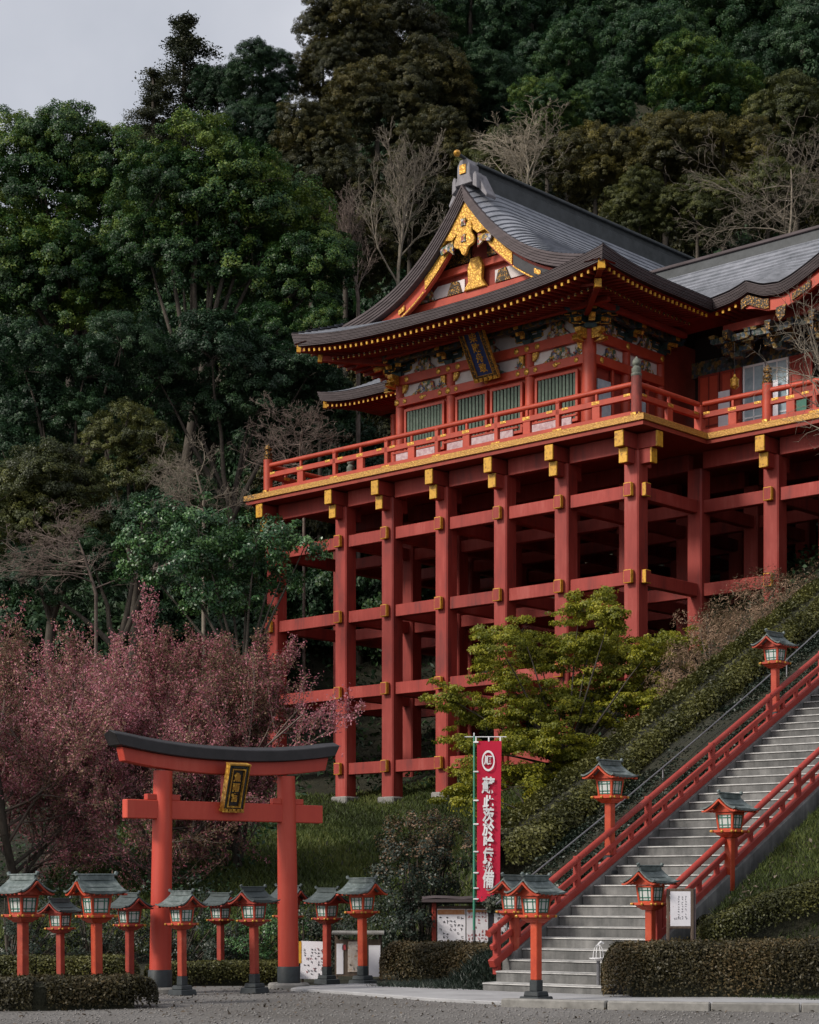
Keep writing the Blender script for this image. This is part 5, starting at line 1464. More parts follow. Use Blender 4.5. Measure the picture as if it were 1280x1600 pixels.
# steel cable handrail up the hedge slope
w0 = to_b(-1.25, 2.2); w1 = to_b(-1.25, 19.0)
cb = thing('steel_cable', 'thin pale steel cable running up the slope beside the clipped hedge', 'cable', w0, 0)
a, b_ = to_b(-1.25, 2.2, SLOPE * 2.2 + 0.42), to_b(-1.25, 19, SLOPE * 19 + 0.75)
pts = [a.lerp(b_, f) - Vector((0, 0, 0.15 * math.sin(PI * f))) - w0 for f in np.linspace(0, 1, 12)]
MB().tube(pts, 0.016, 6).build('cable', M['steel'], cb, smooth=True)
for f in (0.02, 0.35, 0.68, 0.98):
    q = a.lerp(b_, f) - Vector((0, 0, 0.15 * math.sin(PI * f))) - w0
    MB().tube([q - Vector((0, 0, 0.9)), q], 0.018, 6).build('stake', M['steel'], cb)
# ------------------------------------------------------------------ hedges: clipped shells of small leaves round a twig core
def hedge(name, label, path, width, height, dens, L, W, mat, cat='hedge', rough=0.06, seed=1, core='leaf_shrub'):
    """path: list of (x, y, z of the foot)"""
    rg = np.random.default_rng(seed)
    P = np.array(path, float); seg = np.linalg.norm(np.diff(P[:, :2], axis=0), axis=1); cum = np.concatenate([[0], np.cumsum(seg)]); T = cum[-1]
    n = int((T + width) * (2 * height + width) * dens)
    s = rg.uniform(-width * 0.45, T + width * 0.45, n)
    sc = np.clip(s, 0, T); base = np.stack([np.interp(sc, cum, P[:, i]) for i in range(3)], 1)
    k = np.clip(np.searchsorted(cum, sc, side='right') - 1, 0, len(seg) - 1)
    d = np.diff(P, axis=0)[k]; d = unit(d * np.array([1, 1, 0])); nrm = np.stack([d[:, 1], -d[:, 0], np.zeros(n)], 1)
    over = s - sc
    th = rg.uniform(0, PI, n); e = 0.42
    ca, sa = np.cos(th), np.sin(th)
    lx = np.sign(ca) * np.abs(ca) ** e; lz = np.abs(sa) ** e
    endk = np.sqrt(np.maximum(0.0, 1 - (np.abs(over) / (width * 0.47)) ** 2.5))
    bumpy = 1 + rough * (np.sin(s * 5.1 + seed) * 0.5 + np.sin(s * 11.3 + lx * 4) * 0.35 + rg.normal(size=n) * 0.8)
    dep = rg.uniform(0.80, 1.02, n) * bumpy
    pos = base + d * over[:, None] + nrm * (lx * width / 2 * dep * endk)[:, None] + np.array([0, 0, 1.0]) * (lz * height * (0.9 + 0.1 * dep) * (0.35 + 0.65 * endk) * dep ** 0.5)[:, None]
    N = nrm * (lx * 0.8)[:, None] + np.array([0, 0, 1.0]) * lz[:, None] + rg.normal(size=(n, 3)) * 0.6 + d * np.sign(over)[:, None] * (np.abs(over) > 0)[:, None] * 0.7
    org = P[0].copy()
    V, Q = leaf_quads(rg, pos - org, N, L, W)
    tint = np.clip(rg.random(n) * 0.6 + 0.25 + 0.2 * np.sin(s * 3.0 + lx * 3), 0, 1)
    o = thing(name, label, cat, tuple(org))
    inst('leaves', np_mesh('leaves', V, Q, M[mat], tint), o)
    cm = MB()
    path2 = [tuple(np.array(q) - org) for q in path]
    sec = [[Vector(((d_.y) * sx_ * width * 0.38, -d_.x * sx_ * width * 0.38, z_)) for sx_, z_ in ((-1, -0.2), (1, -0.2), (1, height * 0.72), (0.7, height * 0.84), (-0.7, height * 0.84), (-1, height * 0.72))]
           for d_ in [(Vector(path2[min(i + 1, len(path2) - 1)]) - Vector(path2[max(i - 1, 0)])).normalized() for i in range(len(path2))]]
    cm.sweep([Vector(q) for q in path2], sec).build('twig_core', M['soil'], o)
    return o
def gp3(x, y, dz=0.0): return (x, y, gz(x, y) + dz)
D_ = lambda u, d: (u - U0) * d / F
hedge('clipped_hedge', 'low brown green clipped hedge in front of the two leftmost lanterns', [(D_(-60, 26.6), 26.6, 0), (D_(60, 26.6), 26.6, 0), (D_(197, 27.2), 27.2, 0)], 0.95, 0.46, 4300, 0.05, 0.028, 'leaf_hedge', seed=2)
hedge('clipped_hedge', 'rounded clipped hedge at the foot of the banner, left of the stairs', [(D_(636, 35), 35.0, 0), (D_(700, 34.7), 34.7, 0), (D_(766, 34.0), 34.0, 0)], 1.05, 0.74, 4300, 0.05, 0.028, 'leaf_hedge', seed=3)
hedge('clipped_hedge', 'long brown clipped hedge along the kerb right of the stairs, nearest the camera', [(D_(985, 29.2), 29.3, 0), (D_(1120, 29.3), 29.3, 0), (D_(1330, 29.4), 29.4, 0.05)], 0.95, 0.88, 4300, 0.05, 0.028, 'leaf_hedge', seed=4)
q0 = [to_b(4.6, 0.9), to_b(5.4, 1.7), to_b(6.8, 2.6)]
hedge('clipped_hedge', 'darker mossy hedge behind the long kerb hedge at the right edge', [gp3(D_(1120, 30.7), 30.7, -0.15), gp3(D_(1200, 30.8), 30.8, -0.2), gp3(D_(1330, 30.9), 30.9, -0.3)], 0.8, 0.58, 3800, 0.05, 0.028, 'leaf_hedge_green', seed=5)
sl = [to_b(-2.85, t, SLOPE * t - 0.3) for t in np.linspace(5.2, 20, 12)]
hedge('slope_hedge', 'long clipped hedge climbing the slope left of the stairs', [tuple(p) for p in sl], 1.6, 0.80, 1600, 0.085, 0.045, 'leaf_hedge_green', seed=6, rough=0.08)
sl = [to_b(-1.15, t, SLOPE * t - 0.14) for t in np.linspace(3.0, 19, 14)]
hedge('ivy_strip', 'dark ivy filling the gully between the left handrail and the slope hedge', [tuple(p) for p in sl], 1.45, 0.34, 1500, 0.07, 0.045, 'leaf_shrub', cat='ivy', seed=7, rough=0.15)

# ------------------------------------------------------------------ round shrubs
def shrub(name, label, lobes, mat, seed, L=0.07, W=0.04, dens=26, rc=0.2, per=75, cat='shrub', mat2=None, squash=1.0):
    """lobes in world metres"""
    rg = np.random.default_rng(seed)
    org = np.array([lobes[0][0], lobes[0][1], gz(lobes[0][0], lobes[0][1]) - 0.05])
    lb = [(x - org[0], y - org[1], z - org[2], r, rz) for x, y, z, r, rz in lobes]
    V, Q, t = crown_leaves(rg, lb, dens, rc, per, L, W, zmin=-0.8, squash=squash)
    o = thing(name, label, cat, tuple(org))
    mats = [M[mat]] + ([M[mat2]] if mat2 else [])
    mi = None
    if mat2:
        h = V.reshape(-1, 4, 3).mean(1)[:, 2]
        mi = (rg.random(len(Q)) < 0.55 * sstep(0.35, 1.0, (h - h.min()) / (h.max() - h.min()))).astype(int)
    inst('leaves', np_mesh('leaves', V, Q, mats, t, mi), o)
    rn = random.Random(seed); segs = []
    for x, y, z, r, rz in lb:
        for k in range(4):
            segs.append((Vector((x * 0.2, y * 0.2, -0.2)), Vector((x + rn.gauss(0, r * .3), y + rn.gauss(0, r * .3), z + rn.uniform(-.2, .5) * rz)), 0.035, 0.012))
    V2, Q2 = tubes_np(segs, 4)
    inst('stems', np_mesh('stems', V2, Q2, M['bark']), o)
    return o
def lob(u, v, rp, D, rz=1.0):
    p = at(u, v, D); return (p.x, p.y, p.z, rp * D / F, rp * D / F * rz)
shrub('round_shrub', 'dark rounded shrub with russet tips between the grass bank and the banner',
      [lob(655, 1385, 58, 38.6, 1.0), lob(650, 1330, 55, 38.8), lob(700, 1335, 48, 38.9), lob(670, 1308, 40, 39.2), lob(622, 1375, 42, 38.0), lob(630, 1440, 45, 37.8), lob(690, 1375, 40, 39.0), lob(640, 1455, 40, 37.8)], 'leaf_shrub', 11, 0.06, 0.036, 75, 0.17, 85, mat2='bud')
for i, (lbl, us) in enumerate((('dark evergreen shrub low behind the leftmost lanterns', (15, 70)), ('dark evergreen shrub under the blossom, left of the gate', (140, 200)), ('dark shrub seen through the gate opening on its left', (265, 320)),
                               ('small leaved shrub seen through the gate opening on its right', (370, 425)), ('dark shrub behind the white notice sheet', (480, 540)))):
    lb = []
    for u in us:
        D = 38.2 + i % 2 * 0.4
        lb += [lob(u, 1455, 46, D, 1.2), lob(u + 12, 1500, 48, D - 0.3), lob(u - 10, 1415 if i < 3 else 1440, 40, D + 0.3), lob(u + 28, 1470, 40, D)]
    shrub('evergreen_shrub', lbl, lb, 'leaf_shrub' if i != 3 else 'leaf_glossy', 20 + i, 0.055, 0.034, 34, 0.18, 80)
hedge('clipped_hedge', 'low dark hedge inside the gate behind the lantern feet', [(D_(255, 33.5), 33.5, 0), (D_(340, 34), 34, 0), (D_(430, 34.5), 34.5, 0)], 0.7, 0.42, 3000, 0.05, 0.03, 'leaf_hedge_green', seed=8)
hedge('clipped_hedge', 'low dark hedge behind the lanterns at the left edge', [(D_(-40, 32.8), 32.8, 0), (D_(60, 32.8), 32.8, 0), (D_(190, 33), 33, 0)], 0.7, 0.55, 3000, 0.05, 0.03, 'leaf_hedge_green', seed=9)
shrub('dry_shrub', 'brown twiggy shrub mass at the top of the slope below the right columns',
      [lob(1120, 1010, 52, 52), lob(1180, 970, 55, 53), lob(1240, 950, 50, 54), lob(1150, 960, 42, 55), lob(1090, 1040, 45, 51), lob(1210, 930, 40, 56), lob(1275, 935, 50, 55), lob(1060, 1065, 42, 51), lob(1100, 975, 40, 56), lob(1160, 1015, 48, 50), lob(1225, 985, 45, 51), lob(1270, 975, 45, 52)], 'bud', 31, 0.12, 0.022, 30, 0.3, 70, mat2='leaf_hedge')

# ------------------------------------------------------------------ branching trees
CF = lambda **k: dict(k)
cfg_bare = CF(seg=[6, 5, 5, 4, 3], wob=[0.10, 0.16, 0.20, 0.24, 0.28], up=[0.12, 0.10, 0.07, 0.04, 0.02], tap=[0.45, 0.4, 0.4, 0.4, 0.3],
              kids=[9, 8, 6, 4], ang=[42, 42, 45, 48], len=[0.62, 0.55, 0.5, 0.5], rad=[0.5, 0.5, 0.55, 0.6], rmin=0.006)
cfg_bare['from'] = [0.28, 0.22, 0.2, 0.2]
def bare_mesh(seed, h, r, cfg, d0=(0, 0, 1), k=4):
    rn = random.Random(seed); segs, tips = [], []
    grow(rn, (0, 0, 0), d0, h, r, 0, cfg, segs, tips)
    return segs, tips
def split_trunk(segs, rlim):
    big = [s for s in segs if s[2] >= rlim]; small = [s for s in segs if s[2] < rlim]
    return big, small
def bare_tree(label, u, vtop, vbase, D, seed, mat, name='bare_tree', cfg=cfg_bare, spread=1.0, r=0.16, rz=0.0, dig=0.5, rmin=0.012):
    p = at(u, vbase, D); top = at(u, vtop, D)
    h = top.z - p.z
    c = dict(cfg); c['rmin'] = rmin
    segs, tips = bare_mesh(seed, h * 0.72, r, c)
    zmax = max(s[1].z for s in segs); k = h / zmax
    segs = [(Vector((a.x * k * spread, a.y * k * spread, a.z * k)), Vector((b_.x * k * spread, b_.y * k * spread, b_.z * k)), r0, r1) for a, b_, r0, r1 in segs]
    g = gz(p.x, p.y) - 0.2
    o = thing(name, label, 'tree', (p.x, p.y, min(g, p.z)), rz)
    off = Vector((0, 0, p.z - min(g, p.z)))
    big, small = split_trunk(segs, r * 0.45)
    if off.z > 0.05: big = [(Vector((0, 0, 0)), off, r * 1.25, r)] + [(a + off, b_ + off, c0, c1) for a, b_, c0, c1 in big]
    else: big = [(a + off, b_ + off, c0, c1) for a, b_, c0, c1 in big]
    small = [(a + off, b_ + off, c0, c1) for a, b_, c0, c1 in small]
    V, Q = tubes_np(big, 6); inst('trunk', np_mesh('trunk', V, Q, M[mat]), o)
    V, Q = tubes_np(small, 3); inst('branches', np_mesh('branches', V, Q, M[mat]), o)
    return o, tips, off, k
cfg_vase = CF(**{k: (list(v) if isinstance(v, list) else v) for k, v in cfg_bare.items()})
cfg_vase.update(ang=[24, 26, 32, 40], up=[0.10, 0.10, 0.08, 0.05, 0.03], len=[0.80, 0.55, 0.45, 0.45], kids=[11, 8, 6, 3]); cfg_vase['from'] = [0.10, 0.2, 0.2, 0.2]
cfg_dome = CF(**{k: (list(v) if isinstance(v, list) else v) for k, v in cfg_bare.items()})
cfg_dome.update(ang=[68, 45, 45, 48], up=[0.02, 0.05, 0.05, 0.03, 0.02], len=[0.95, 0.55, 0.5, 0.5], kids=[14, 7, 6, 3], wob=[0.1, 0.22, 0.26, 0.28, 0.3]); cfg_dome['from'] = [0.10, 0.2, 0.2, 0.2]
bare_tree('tall bare vase shaped tree behind the left slope of the shrine roof', 622, 188, 470, 97, 4, 'bark_pale', cfg=cfg_vase, spread=0.9, r=0.11, rmin=0.014)
bare_tree('pale bare tree spreading its branches above the roof ridge', 825, 158, 340, 101, 7, 'bark_bright', cfg=cfg_vase, spread=1.8, r=0.10, rmin=0.014)
bare_tree('pale bare tree at the right edge above the wing roof', 1235, 200, 420, 95, 9, 'bark_pale', cfg=cfg_dome, spread=1.1, r=0.08, rmin=0.011)
bare_tree('grey bare tree left of the vase shaped one against the dark wood', 560, 270, 470, 99, 12, 'bark_twig', cfg=cfg_vase, spread=0.9, r=0.10, rmin=0.012)
bare_tree('bare tangled tree behind the far left corner of the stage', 318, 668, 830, 70, 15, 'bark_pale', cfg=cfg_dome, spread=1.05, r=0.07, rmin=0.008)
bare_tree('bare brown tree between the dark bushes and the blossom at left', 150, 770, 930, 62, 17, 'bark_twig', cfg=cfg_dome, spread=1.5, r=0.06, rmin=0.007)
bare_tree('thin bare tree beside the small left wing roof', 475, 620, 760, 86, 19, 'bark_twig', cfg=cfg_dome, spread=1.3, r=0.07, rmin=0.010)
bare_tree('bare tree whose twigs hang in front of the wing at the right edge', 1345, 330, 900, 52, 23, 'bark_pale', spread=0.95, r=0.12, rmin=0.006)

cfg_plum = CF(seg=[4, 5, 5, 4], wob=[0.10, 0.14, 0.16, 0.16], up=[0.06, 0.10, 0.13, 0.16], tap=[0.7, 0.45, 0.4, 0.3],
              kids=[19, 12, 9], ang=[66, 42, 38], len=[1.1, 0.52, 0.5], rad=[0.5, 0.5, 0.5], rmin=0.006)
cfg_plum['from'] = [0.06, 0.12, 0.08]
def plum(label, u, vtop, vbase, D, seed, spread, mix, per=9, leafL=0.085, rz=0.0, width=None):
    p = at(u, vbase, D); h = at(u, vtop, D).z - p.z
    c = dict(cfg_plum)
    segs, tips = bare_mesh(seed, h * 0.45, 0.11, c)
    zmax = max(s[1].z for s in segs); rm = sorted(max(abs(s[1].x), abs(s[1].y)) for s in segs)[int(len(segs) * 0.97)]
    k = h / zmax; kx = (width / 2 / rm) if width else k * spread
    S = [(Vector((a.x * kx, a.y * kx, a.z * k)), Vector((b_.x * kx, b_.y * kx, b_.z * k)), r0, r1) for a, b_, r0, r1 in segs]
    g = gz(p.x, p.y) - 0.1
    o = thing('blossom_tree', label, 'tree', (p.x, p.y, min(g, p.z)), rz)
    off = Vector((0, 0, p.z - min(g, p.z)))
    S = [(a + off, b_ + off, c0, c1) for a, b_, c0, c1 in S]
    big, small = split_trunk(S, 0.05)
    big.append((Vector((0, 0, -0.1)), off + Vector((0, 0, 0.1)), 0.14, 0.11))
    V, Q = tubes_np(big, 6); inst('trunk', np_mesh('trunk', V, Q, M['bark']), o)
    V, Q = tubes_np(small, 3); inst('branches', np_mesh('branches', V, Q, M['bark_twig']), o)
    rg = np.random.default_rng(seed)
    tw = [(a, b_) for a, b_, r0, r1 in small if r0 < 0.018]
    A = np.array([[*a, *b_] for a, b_ in tw]); idx = np.repeat(np.arange(len(A)), per); n = len(idx)
    f = rg.random(n)[:, None]
    P = A[idx, :3] * (1 - f) + A[idx, 3:] * f + rg.normal(size=(n, 3)) * 0.06
    reg = np.sin(P[:, 0] * 0.9 + seed) + np.sin(P[:, 1] * 0.8 + P[:, 2] * 0.7) + 0.5 * np.sin(P[:, 2] * 1.7 + P[:, 0])
    mi = np.where(rg.random(n) < np.clip(mix + 0.16 * reg, 0.05, 0.95), 0, 1)
    V, Q = leaf_quads(rg, P, rg.normal(size=(n, 3)) + np.array([0, 0, 0.3]), leafL, leafL * 0.5)
    inst('blossom', np_mesh('blossom', V, Q, [M['blossom'], M['bud']], np.clip(rg.random(n) * 0.75 + 0.1 * reg + 0.12, 0, 1), mi), o)
    return o
plum('large plum tree in mauve pink blossom behind the gate', 235, 880, 1420, 46, 3, 1.0, 0.60, per=15, leafL=0.07, width=8.4)
plum('pink blossoming plum tree at the left edge behind the lanterns', 20, 960, 1430, 44.5, 5, 1.0, 0.50, per=13, leafL=0.07, rz=1.0, width=8.0)
plum('sparser blossoming plum tree between the gate top and the stage columns', 375, 985, 1400, 49, 8, 1.0, 0.40, per=7, rz=2.0, width=3.6)

# ------------------------------------------------------------------ leafy trees built lobe by lobe
def foliage_proto(seed):
    rg = np.random.default_rng(seed)
    bumps = sph(rg, 9, -0.3); lb = [(0, 0, 0, 0.86, 0.80)] + [(*(b * 0.55), rg.uniform(0.34, 0.48), rg.uniform(0.3, 0.42)) for b in bumps]
    V, Q, t = crown_leaves(rg, lb, 62, 0.13, 120, 0.048, 0.030, zmin=-0.5, squash=0.85, coh=0.9, inner=0.04)
    return np_mesh('foliage_mass', V, Q, M['leaf_deep'], t)
FP = [foliage_proto(101), foliage_proto(102), foliage_proto(103)]
def foliage(o, lobes, mat, rn):
    for x, y, z, r, rz in lobes:
        f = inst('foliage_mass', rn.choice(FP), o, (x, y, z), (rn.uniform(-.25, .25), rn.uniform(-.25, .25), rn.uniform(0, 6.28)), (r * 1.08, r * 1.08, rz * 1.1))
        f.material_slots[0].link = 'OBJECT'; f.material_slots[0].material = M[mat]
def limbs_to(rn, base, lobes, r):
    segs = []
    top = Vector((sum(l[0] for l in lobes) / len(lobes), sum(l[1] for l in lobes) / len(lobes), sum(l[2] for l in lobes) / len(lobes)))
    zmin = min(l[2] - l[4] * 0.3 for l in lobes)
    fork = base.lerp(top, 0.55); fork.x = base.x * 0.6 + top.x * 0.4; fork.y = base.y * 0.6 + top.y * 0.4
    fork.z = max(base.z + 0.4 * (top.z - base.z), min(fork.z, zmin))
    a = base
    for i in range(4):
        b_ = base.lerp(fork, (i + 1) / 4) + Vector((rn.gauss(0, r * .3), rn.gauss(0, r * .3), 0)) * (1 if i < 3 else 0)
        segs.append((a, b_, r * (1.15 - 0.12 * i), r * (1.15 - 0.12 * (i + 1)))); a = b_
    for l in lobes:
        e = Vector(l[:3]); q = a
        for i in range(4):
            f = (i + 1) / 4
            b_ = a.lerp(e, f) + Vector((rn.gauss(0, .12), rn.gauss(0, .12), 0.5 * math.sin(PI * f))) * l[3] * 0.25
            segs.append((q, b_, r * 0.5 * (1 - 0.8 * (i / 4)), r * 0.5 * (1 - 0.8 * f))); q = b_
        for k in range(5):
            d = Vector((rn.gauss(0, 1), rn.gauss(0, 1), rn.gauss(0.4, 0.7))).normalized()
            segs.append((e, e + d * l[3] * 0.8, r * 0.1, r * 0.03))
    return segs
def lobed_tree(label, lobes, D, mat, seed, trunk=None, L=0.2, W=0.11, rc=0.55, per=60, dens=6.0, name='broadleaf_tree', depth=0.5, r=0.3, squash=0.8, jitter=0.5, rzf=0.9, bark='bark', limbs=None):
    rn = random.Random(seed); rg = np.random.default_rng(seed)
    W_ = []
    for l in lobes:
        u, v, rp = l[:3]; dd = D + rn.uniform(-1, 1) * jitter * rp * D / F
        W_.append(lob(u, v, rp, D + l[3] if len(l) > 3 else dd, rzf))
    if trunk is None: cx_, cy_ = sum(l[0] for l in W_) / len(W_), D
    else: cx_, cy_ = (trunk[0] - U0) * D / F, D
    g = gz(cx_, cy_) - 0.3
    org = np.array([cx_, cy_, g])
    lb = [(x - cx_, y - cy_, z - g, a, b_) for x, y, z, a, b_ in W_]
    o = thing(name, label, 'tree', tuple(org))
    if D > 70:
        foliage(o, lb, mat, rn)
    else:
        V, Q, t = crown_leaves(rg, lb, dens, rc, per, L, W, zmin=-0.75, squash=squash)
        inst('crown', np_mesh('crown', V, Q, M[mat], t), o)
    if limbs:
        lb = [(q[0] - cx_, q[1] - cy_, q[2] - g, q[3], q[4]) for q in (lob(u, v, rp, D + d_) for u, v, rp, d_ in limbs)]
    V, Q = tubes_np(limbs_to(rn, Vector((0, 0, 0)), lb, r), 6)
    inst('trunk', np_mesh('trunk', V, Q, M[bark]), o)
    return o
lobed_tree('massive billowing camphor tree with yellow green tops left of the shrine', [(310, 245, 78), (385, 285, 74), (250, 300, 72), (440, 350, 92), (300, 320, 85), (390, 360, 90), (350, 300, 70), (480, 430, 75), (505, 405, 58), (340, 360, 95), (470, 470, 70), (285, 430, 80), (390, 440, 90), (230, 395, 65), (420, 530, 60), (500, 520, 50)], 94, 'leaf_camphor', 41, (252, 600), 0.18, 0.115, 0.50, 84, 15, r=0.38)
lobed_tree('broad dark camphor tree filling the upper left edge', [(20, 235, 72), (105, 228, 72), (175, 262, 76), (60, 260, 70), (130, 290, 80), (215, 320, 65), (20, 340, 75), (210, 380, 70), (60, 450, 85), (140, 440, 85), (60, 310, 85), (165, 330, 80), (100, 410, 95), (5, 400, 80), (200, 430, 70), (40, 490, 80), (150, 500, 75)], 99, 'leaf_camphor', 42, None, 0.18, 0.115, 0.50, 84, 15, r=0.35)
lobed_tree('shadowy evergreen under the massive camphor tree', [(330, 560, 80), (420, 590, 75), (250, 600, 60), (390, 650, 70), (480, 590, 60), (300, 640, 60)], 90, 'leaf_blue', 43, None, 0.20, 0.12, 0.55, 90, 7)
lobed_tree('shadowy evergreen at the left edge below the broad camphor', [(40, 580, 85), (130, 590, 75), (60, 660, 80), (190, 540, 60), (10, 720, 70), (140, 660, 60)], 88, 'leaf_blue', 44, None, 0.20, 0.12, 0.55, 90, 7)
lobed_tree('rounded olive green bush tree at the left edge above the blossom', [(70, 755, 75), (125, 775, 58), (20, 770, 60), (85, 820, 75), (30, 840, 65), (140, 840, 50)], 78, 'leaf_olive', 45, None, 0.15, 0.085, 0.40, 95, 12)
lobed_tree('smaller olive bush tree right of and above the rounded one', [(195, 670, 52), (235, 700, 50), (165, 700, 45), (210, 740, 60), (260, 760, 50)], 82, 'leaf_olive', 46, None, 0.15, 0.085, 0.40, 95, 12)
lobed_tree('dark undergrowth tree between the bush trees and the stage', [(290, 790, 60), (230, 820, 60), (150, 890, 60), (60, 920, 70)], 76, 'leaf_blue', 47, None, 0.16, 0.10, 0.45, 80, 9)
lobed_tree('glossy dark camellia tree overlapping the left stage columns', [(250, 835, 55), (310, 830, 55), (215, 875, 42), (280, 885, 58), (350, 870, 60), (400, 850, 50), (440, 840, 34), (480, 850, 26), (385, 930, 48), (330, 930, 50), (440, 905, 28)], 58, 'leaf_glossy', 48, (395, 1100), 0.11, 0.064, 0.27, 80, 34, name='camellia_tree', r=0.13)
# yellow-green maple in front of the right columns: flat layered sprays
mp, main = [], []
extra = ((1060, 1010, 38), (1055, 1130, 40), (700, 1090, 30), (905, 955, 32), (720, 1235, 38), (985, 1175, 45), (1020, 1010, 36))
rn = random.Random(8)
for (u, v, rp) in ((955, 960, 42), (925, 1000, 48), (985, 1010, 42), (880, 1020, 40), (1010, 1050, 45), (940, 1060, 60), (870, 1080, 55), (820, 1110, 45), (990, 1110, 55), (1040, 1095, 35), (900, 1140, 60), (840, 1170, 50), (960, 1165, 55), (790, 1150, 40), (880, 1210, 55), (815, 1220, 45), (940, 1215, 40), (780, 1010, 38), (815, 985, 32), (840, 1020, 35), (760, 1040, 32), (790, 1060, 35), (740, 1110, 40), (730, 1170, 38), (760, 1210, 42), (850, 1255, 40)) + extra:
    dd = rn.uniform(-1.6, 1.6); main.append((u, v, rp * 0.6, dd))
    for k in range(13):
        a = rn.uniform(0, 2 * PI); f = rn.uniform(0.1, 1.1)
        mp.append((u + rp * f * math.cos(a), v + rp * f * 0.85 * math.sin(a), rp * rn.uniform(0.30, 0.52), dd + rn.uniform(-0.6, 0.6)))
lobed_tree('feathery yellow green maple in front of the right stage columns', mp, 56, 'leaf_maple', 49, (885, 1270), 0.085, 0.052, 0.19, 44, 66, name='maple_tree', squash=0.5, rzf=0.36, r=0.10, limbs=main)
lobed_tree('dark leafy shrub tree at the foot of the maple', [(800, 1230, 42), (850, 1260, 45), (750, 1250, 40), (900, 1255, 38)], 53, 'leaf_maple', 50, None, 0.10, 0.05, 0.24, 40, 18, name='shrub_tree', r=0.06)

# ------------------------------------------------------------------ forest prototypes, shared by many trees
def proto_broad(seed, mat, n_l=16, L=0.046, W=0.029, per=105):
    rg = np.random.default_rng(seed); rn = random.Random(seed); lb = []
    for i in range(n_l):
        d = sph(rg, 1, -0.35)[0]; f = rn.uniform(0.35, 0.72); r = rn.uniform(0.26, 0.44)
        lb.append((d[0] * f, d[1] * f, d[2] * f * 0.9, r, r * 0.9))
    V, Q, t = crown_leaves(rg, lb, 130, 0.105, per, L, W, zmin=-0.6, squash=0.85)
    return np_mesh('crown', V, Q, M[mat], t)
def proto_conifer(seed, mat, n_lv=15, rad=0.30, L=0.0115, W=0.0065):
    rg = np.random.default_rng(seed); P, N, T = [], [], []
    for i in range(n_lv):
        h = 0.10 + 0.89 * (i / (n_lv - 1)) ** 0.9; R_ = (rad * (1 - (h - 0.1) / 0.92) ** 0.75 + 0.012)
        for k in range(8):
            a = rg.uniform(0, 2 * PI); ct = rg.random(); ln = R_ * rg.choice([0.5, 0.75, 1.0, 1.25], p=[.2, .35, .3, .15])
            n = int(130 + 420 * R_ / rad)
            f = rg.random(n) ** 0.55
            sp = np.clip(rg.normal(size=(n, 3)), -1.5, 1.5) * np.array([0.018, 0.018, 0.012]) * (0.35 + 1.1 * f[:, None]) * (0.5 + R_ / rad)
            p = np.stack([np.cos(a) * ln * f, np.sin(a) * ln * f, h - 0.10 * ln * f - 0.35 * ln * f * f / rad * 0.3 + 0.02 * np.sin(f * 9)], 1) + sp
            P.append(p); N.append(rg.normal(size=(n, 3)) * 0.7 + np.array([np.cos(a) * .4, np.sin(a) * .4, 0.6])); T.append(ct * 0.5 + rg.random(n) * 0.5)
    P = np.concatenate(P); V, Q = leaf_quads(rg, P, np.concatenate(N), L, W)
    return np_mesh('crown', V, Q, M[mat], np.concatenate(T))
PB = [proto_broad(61, 'leaf_deep'), proto_broad(62, 'leaf_deep', 20), proto_broad(63, 'leaf_deep', 13)]
KM = {'deep': 'leaf_deep', 'camphor': 'leaf_camphor', 'blue': 'leaf_blue', 'brown': 'leaf_brown', 'olive': 'leaf_olive', 'rusty': 'leaf_cedar'}
PCd = [proto_conifer(73, 'leaf_deep_olive'), proto_conifer(74, 'leaf_deep_olive', 13, 0.28)]
PC = PCd
trunk_me = MB().tube([(0, 0, 0), (0.02, 0.01, 0.35), (-0.01, 0.02, 0.7), (0, 0, 1)], [1.25, 1.0, 0.85, 0.5], 8).mesh('trunk', M['bark'], smooth=True)
rf_ = random.Random(77)
def forest_tree(label, kind, u, v, rp, D, name='broadleaf_tree', group=None, sq=None):
    p = at(u, v, D); r = rp * D / F
    g = gz(p.x, p.y) - 0.3
    z = max(p.z, g + r * 0.55)
    o = thing(name, label, 'tree', (p.x, p.y, g), rf_.uniform(0, 6.28), group)
    inst('trunk', trunk_me, o, scale=(r * 0.06, r * 0.06, z - g + r * 0.3))
    if group:
        c = inst('crown', rf_.choice(PB), o, (0, 0, z - g - r * 0.3), scale=(r, r, r * (sq or rf_.uniform(1.2, 1.4))))
        c.material_slots[0].link = 'OBJECT'; c.material_slots[0].material = M[KM[kind]]
        return o
    lb = [(0, 0, z - g + r * 0.25, r * 0.6, r * 0.6)]
    n = 9
    for i in range(n):
        a = 2 * PI * i / n * 2.3 + rf_.uniform(-.4, .4); h = -0.75 + 1.3 * i / n
        q = math.sqrt(max(0.1, 1 - h * h)) * 0.62
        k = rf_.uniform(0.40, 0.56)
        lb.append((r * q * math.cos(a), r * q * math.sin(a), z - g + r * h * 0.8, r * k, r * k * rf_.uniform(0.8, 1.0)))
    foliage(o, lb, KM[kind], rf_)
    return o
def conifer(label, u, vtop, vbot, D, wid, protos=PC, group=None):
    """wid: width in pixels of the widest whorl"""
    t, b_ = at(u, vtop, D), at(u, vbot, D)
    g = min(gz(t.x, t.y) - 0.3, b_.z); H = t.z - b_.z
    pm = rf_.choice(protos); k = wid * D / F / 2 / 0.26
    o = thing('cedar_tree', label, 'tree', (t.x, t.y, g), rf_.uniform(0, 6.28), group)
    inst('trunk', trunk_me, o, scale=(0.22, 0.22, b_.z - g + H * 0.93))
    inst('crown', pm, o, (0, 0, b_.z - g), scale=(k, k, H))
    return o
conifer('slender ragged cedar rising highest against the sky', 288, 30, 330, 124, 235, PCd)
